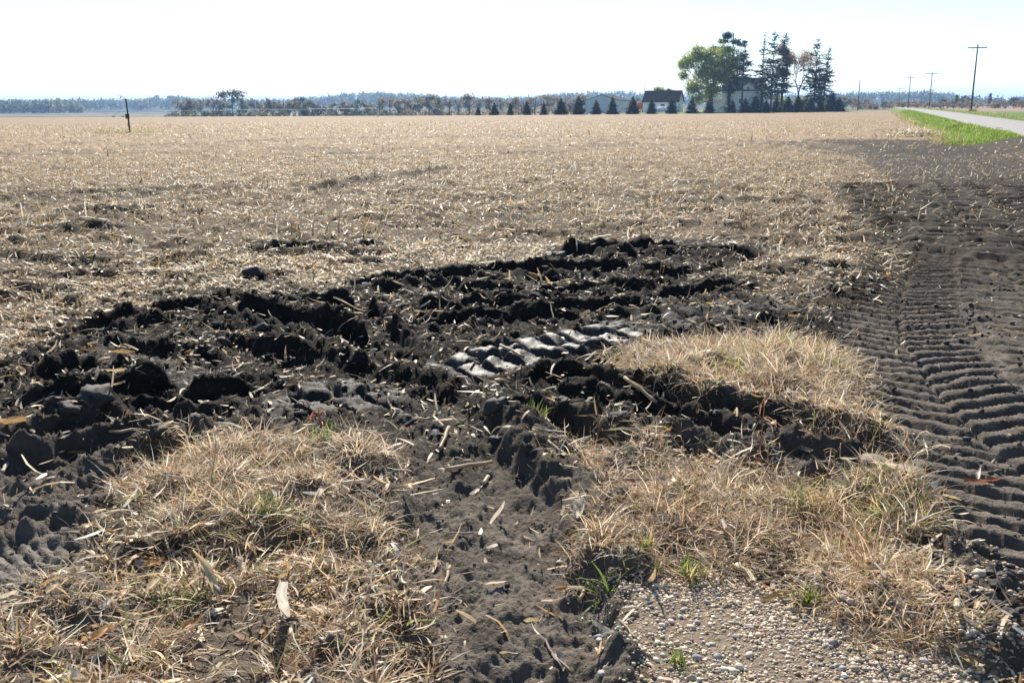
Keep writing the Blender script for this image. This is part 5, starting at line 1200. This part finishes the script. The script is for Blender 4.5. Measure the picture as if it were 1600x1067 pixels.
weed(506, 690, [(0, 0, -.02), (-.01, 0, .08), (-.02, 0, .17)], .005, (.42, .10, .05), 'bright red weed stalk at the mud edge above the tan grass', 8)
weed(905, 885, [(0, 0, -.02), (.0, .0, .10), (.005, 0, .18)], .004, (.62, .54, .42), 'pale upright straw stem beside the white husk clump', 4)
weed(1090, 760, [(0, 0, 0), (-.05, .04, .10), (-.13, .09, .20), (-.22, .14, .28)], .003, (.55, .43, .27), 'long pale straw leaning over the dry reddish grass', 5)
weed(1240, 560, [(0, 0, 0), (.04, .0, .14), (.09, 0, .27)], .003, (.55, .43, .27), 'long straw leaning out of the thick dry mound', 5)
weed(330, 800, [(0, 0, 0), (.03, .01, .13), (.04, .02, .22), (.03, .02, .26)], .003, (.60, .50, .36), 'pale curved straw in the matted tan grass', 10)

# singled-out husks, sticks and stalk ends
big = lambda L_, W_, c_, s_, **k: strip_mesh('corn_husk', L_, W_, c_, s_, **k)
def special(px, py, me, label, cat='corn husk', name='corn_husk', **kw):
    x, y = G(px, py); place(name, me, x, y, label, cat, **kw)
special(446, 985, big(.20, .034, (.72, .66, .55), 801, curl=-.2, twist=.1, cup=.2, pointed=False), 'upright white husk standing in the curled straw grass', tip=1.15, rz=0.1, align=False, lift=.08)
special(1388, 782, big(.25, .06, (.64, .55, .43), 802, curl=.8, twist=.8, cup=.45), 'big pale corn husk lying across the edge of the wheel track', rz=1.9, lift=.03)
special(1425, 800, big(.14, .04, (.55, .45, .31), 803, curl=.6, twist=.4, cup=.4), 'cupped tan husk just below the big pale husk', rz=1.0, lift=.03)
special(778, 805, big(.18, .022, (.66, .58, .45), 804, curl=.2, twist=.6), 'pale leaf blade propped upright in the wheel rut', name='corn_leaf', cat='corn leaf', tip=1.0, rz=0.3, align=False, lift=.06)
special(905, 842, big(.11, .05, (.70, .64, .52), 805, curl=2.0, twist=.7, cup=.7), 'crumpled white husk clump at the edge of the dry reddish grass', rz=.5, lift=.03)
special(1533, 768, big(.17, .035, (.34, .11, .05), 806, curl=.5, twist=.3), 'red-brown leaf lying on the lug-printed wheel track', name='corn_leaf', cat='corn leaf', rz=1.7, lift=.015)
special(1528, 752, big(.09, .02, (.68, .60, .47), 807, curl=.9, twist=.3), 'small white leaf scrap beside the red-brown leaf', name='corn_leaf', cat='corn leaf', rz=.2, lift=.015)
special(195, 585, big(.19, .045, (.44, .28, .13), 808, curl=.4, twist=.4), 'amber folded husk among the black clods', rz=1.9, lift=.03)
special(175, 607, big(.17, .045, (.54, .42, .24), 809, curl=.2, twist=.3), 'tan split husk just below the amber husk', rz=1.7, lift=.03)
special(35, 600, big(.18, .05, (.48, .36, .21), 810, curl=1.2, twist=.6, cup=.5), 'golden-brown husk at the left edge of the churned mud', rz=.7, lift=.03)
special(20, 690, big(.17, .05, (.42, .27, .13), 811, curl=1.5, twist=.6, cup=.5), 'curled orange-brown husk in the left mud', rz=1.4, lift=.03)
special(50, 668, big(.20, .03, (.72, .66, .56), 812, curl=.3, twist=.3), 'bright white husk strip resting on the left mud', rz=1.0, lift=.03)
special(545, 508, big(.30, .03, (.52, .43, .29), 813, curl=.5, twist=.5), 'long tan leaf draped over the far rut', name='corn_leaf', cat='corn leaf', rz=2.1, lift=.04)
special(1115, 405, big(.42, .06, (.56, .44, .26), 814, curl=.5, twist=.4), 'tan husk strip lying on the far dark bank', rz=2.2, lift=.05)
special(1012, 902, big(.06, .02, (.62, .5, .34), 815, curl=.3), 'small tan husk scrap on the gravel edge', rz=.4, lift=.02)
special(225, 930, big(.16, .03, (.58, .46, .28), 816, curl=1.0, twist=.6), 'curled tan leaf in the straw grass beside the barred print', name='corn_leaf', cat='corn leaf', rz=.9, lift=.05)
special(330, 955, big(.22, .03, (.60, .48, .28), 817, curl=1.0, twist=1.0), 'yellowish bent corn leaf arching over the straw grass', name='corn_leaf', cat='corn leaf', rz=.5, tip=.6, lift=.07)
special(868, 1015, stalk_mesh('stick', .26, .0045, (.20, .15, .12), 821), 'thin grey-brown stick lying in the wheel rut mud', 'stick', 'stick', rz=-.35, lift=.006)
special(836, 1046, stalk_mesh('corn_stalk', .06, .008, (.55, .47, .36), 822), 'short pale stalk end half buried near the stick', 'corn stalk', 'corn_stalk', rz=.2, lift=.012)
special(985, 965, stalk_mesh('corn_stalk', .05, .006, (.66, .58, .46), 823), 'short white stalk bit on the gravel edge', 'corn stalk', 'corn_stalk', rz=-.3, lift=.012)
special(1130, 850, stalk_mesh('corn_stalk', .17, .009, (.42, .36, .29), 824), 'weathered grey stalk lying above the pea gravel', 'corn stalk', 'corn_stalk', rz=.5, lift=.03, tip=-.3)
special(280, 725, stalk_mesh('corn_stalk', .12, .011, (.64, .56, .44), 825), 'fat pale stalk piece at the mud edge above the tan grass', 'corn stalk', 'corn_stalk', rz=.6, lift=.015)
special(225, 715, stalk_mesh('stick', .34, .007, (.30, .22, .15), 826), 'long brown stick lying at the mud edge above the tan grass', 'stick', 'stick', rz=-1.0, lift=.012)
special(1055, 648, stalk_mesh('corn_stalk', .10, .018, (.52, .41, .26), 827), 'thick cut stalk end sticking out of the right rut', 'corn stalk', 'corn_stalk', rz=1.6, lift=.02)
special(1490, 1035, big(.2, .025, (.60, .44, .2), 828, curl=.8, twist=.4), 'yellow curled leaf strip on the grey soil by the soil heap', name='corn_leaf', cat='corn leaf', rz=1.2, lift=.01)
special(1135, 945, big(.07, .012, (.66, .56, .4), 829, curl=.2), 'pale leaf sliver on the pea gravel', name='corn_leaf', cat='corn leaf', rz=1.5, lift=.01)
special(580, 925, stalk_mesh('corn_stalk', .07, .006, (.68, .60, .48), 830), 'short whitish stalk bit beside the rut wall', 'corn stalk', 'corn_stalk', rz=1.5, lift=.012)

# ------------------------------------------------------------------ autumn haze
hb = MB(); hb.box((-7300, -7300, -6), (7300, 7300, 75))
hm = bpy.data.materials.new('haze'); hm.use_nodes = True; hn = hm.node_tree.nodes; hn.clear()
ho_ = hn.new('ShaderNodeOutputMaterial'); hv = hn.new('ShaderNodeVolumePrincipled'); hv.inputs['Color'].default_value = (0.34, 0.58, 1.0, 1); hv.inputs['Density'].default_value = 0.00021; hv.inputs['Anisotropy'].default_value = 0.25
hm.node_tree.links.new(hv.outputs[0], ho_.inputs['Volume'])
tag(hb.build('haze', hm), 'thin blue autumn haze over the fields', 'haze', kind='stuff')
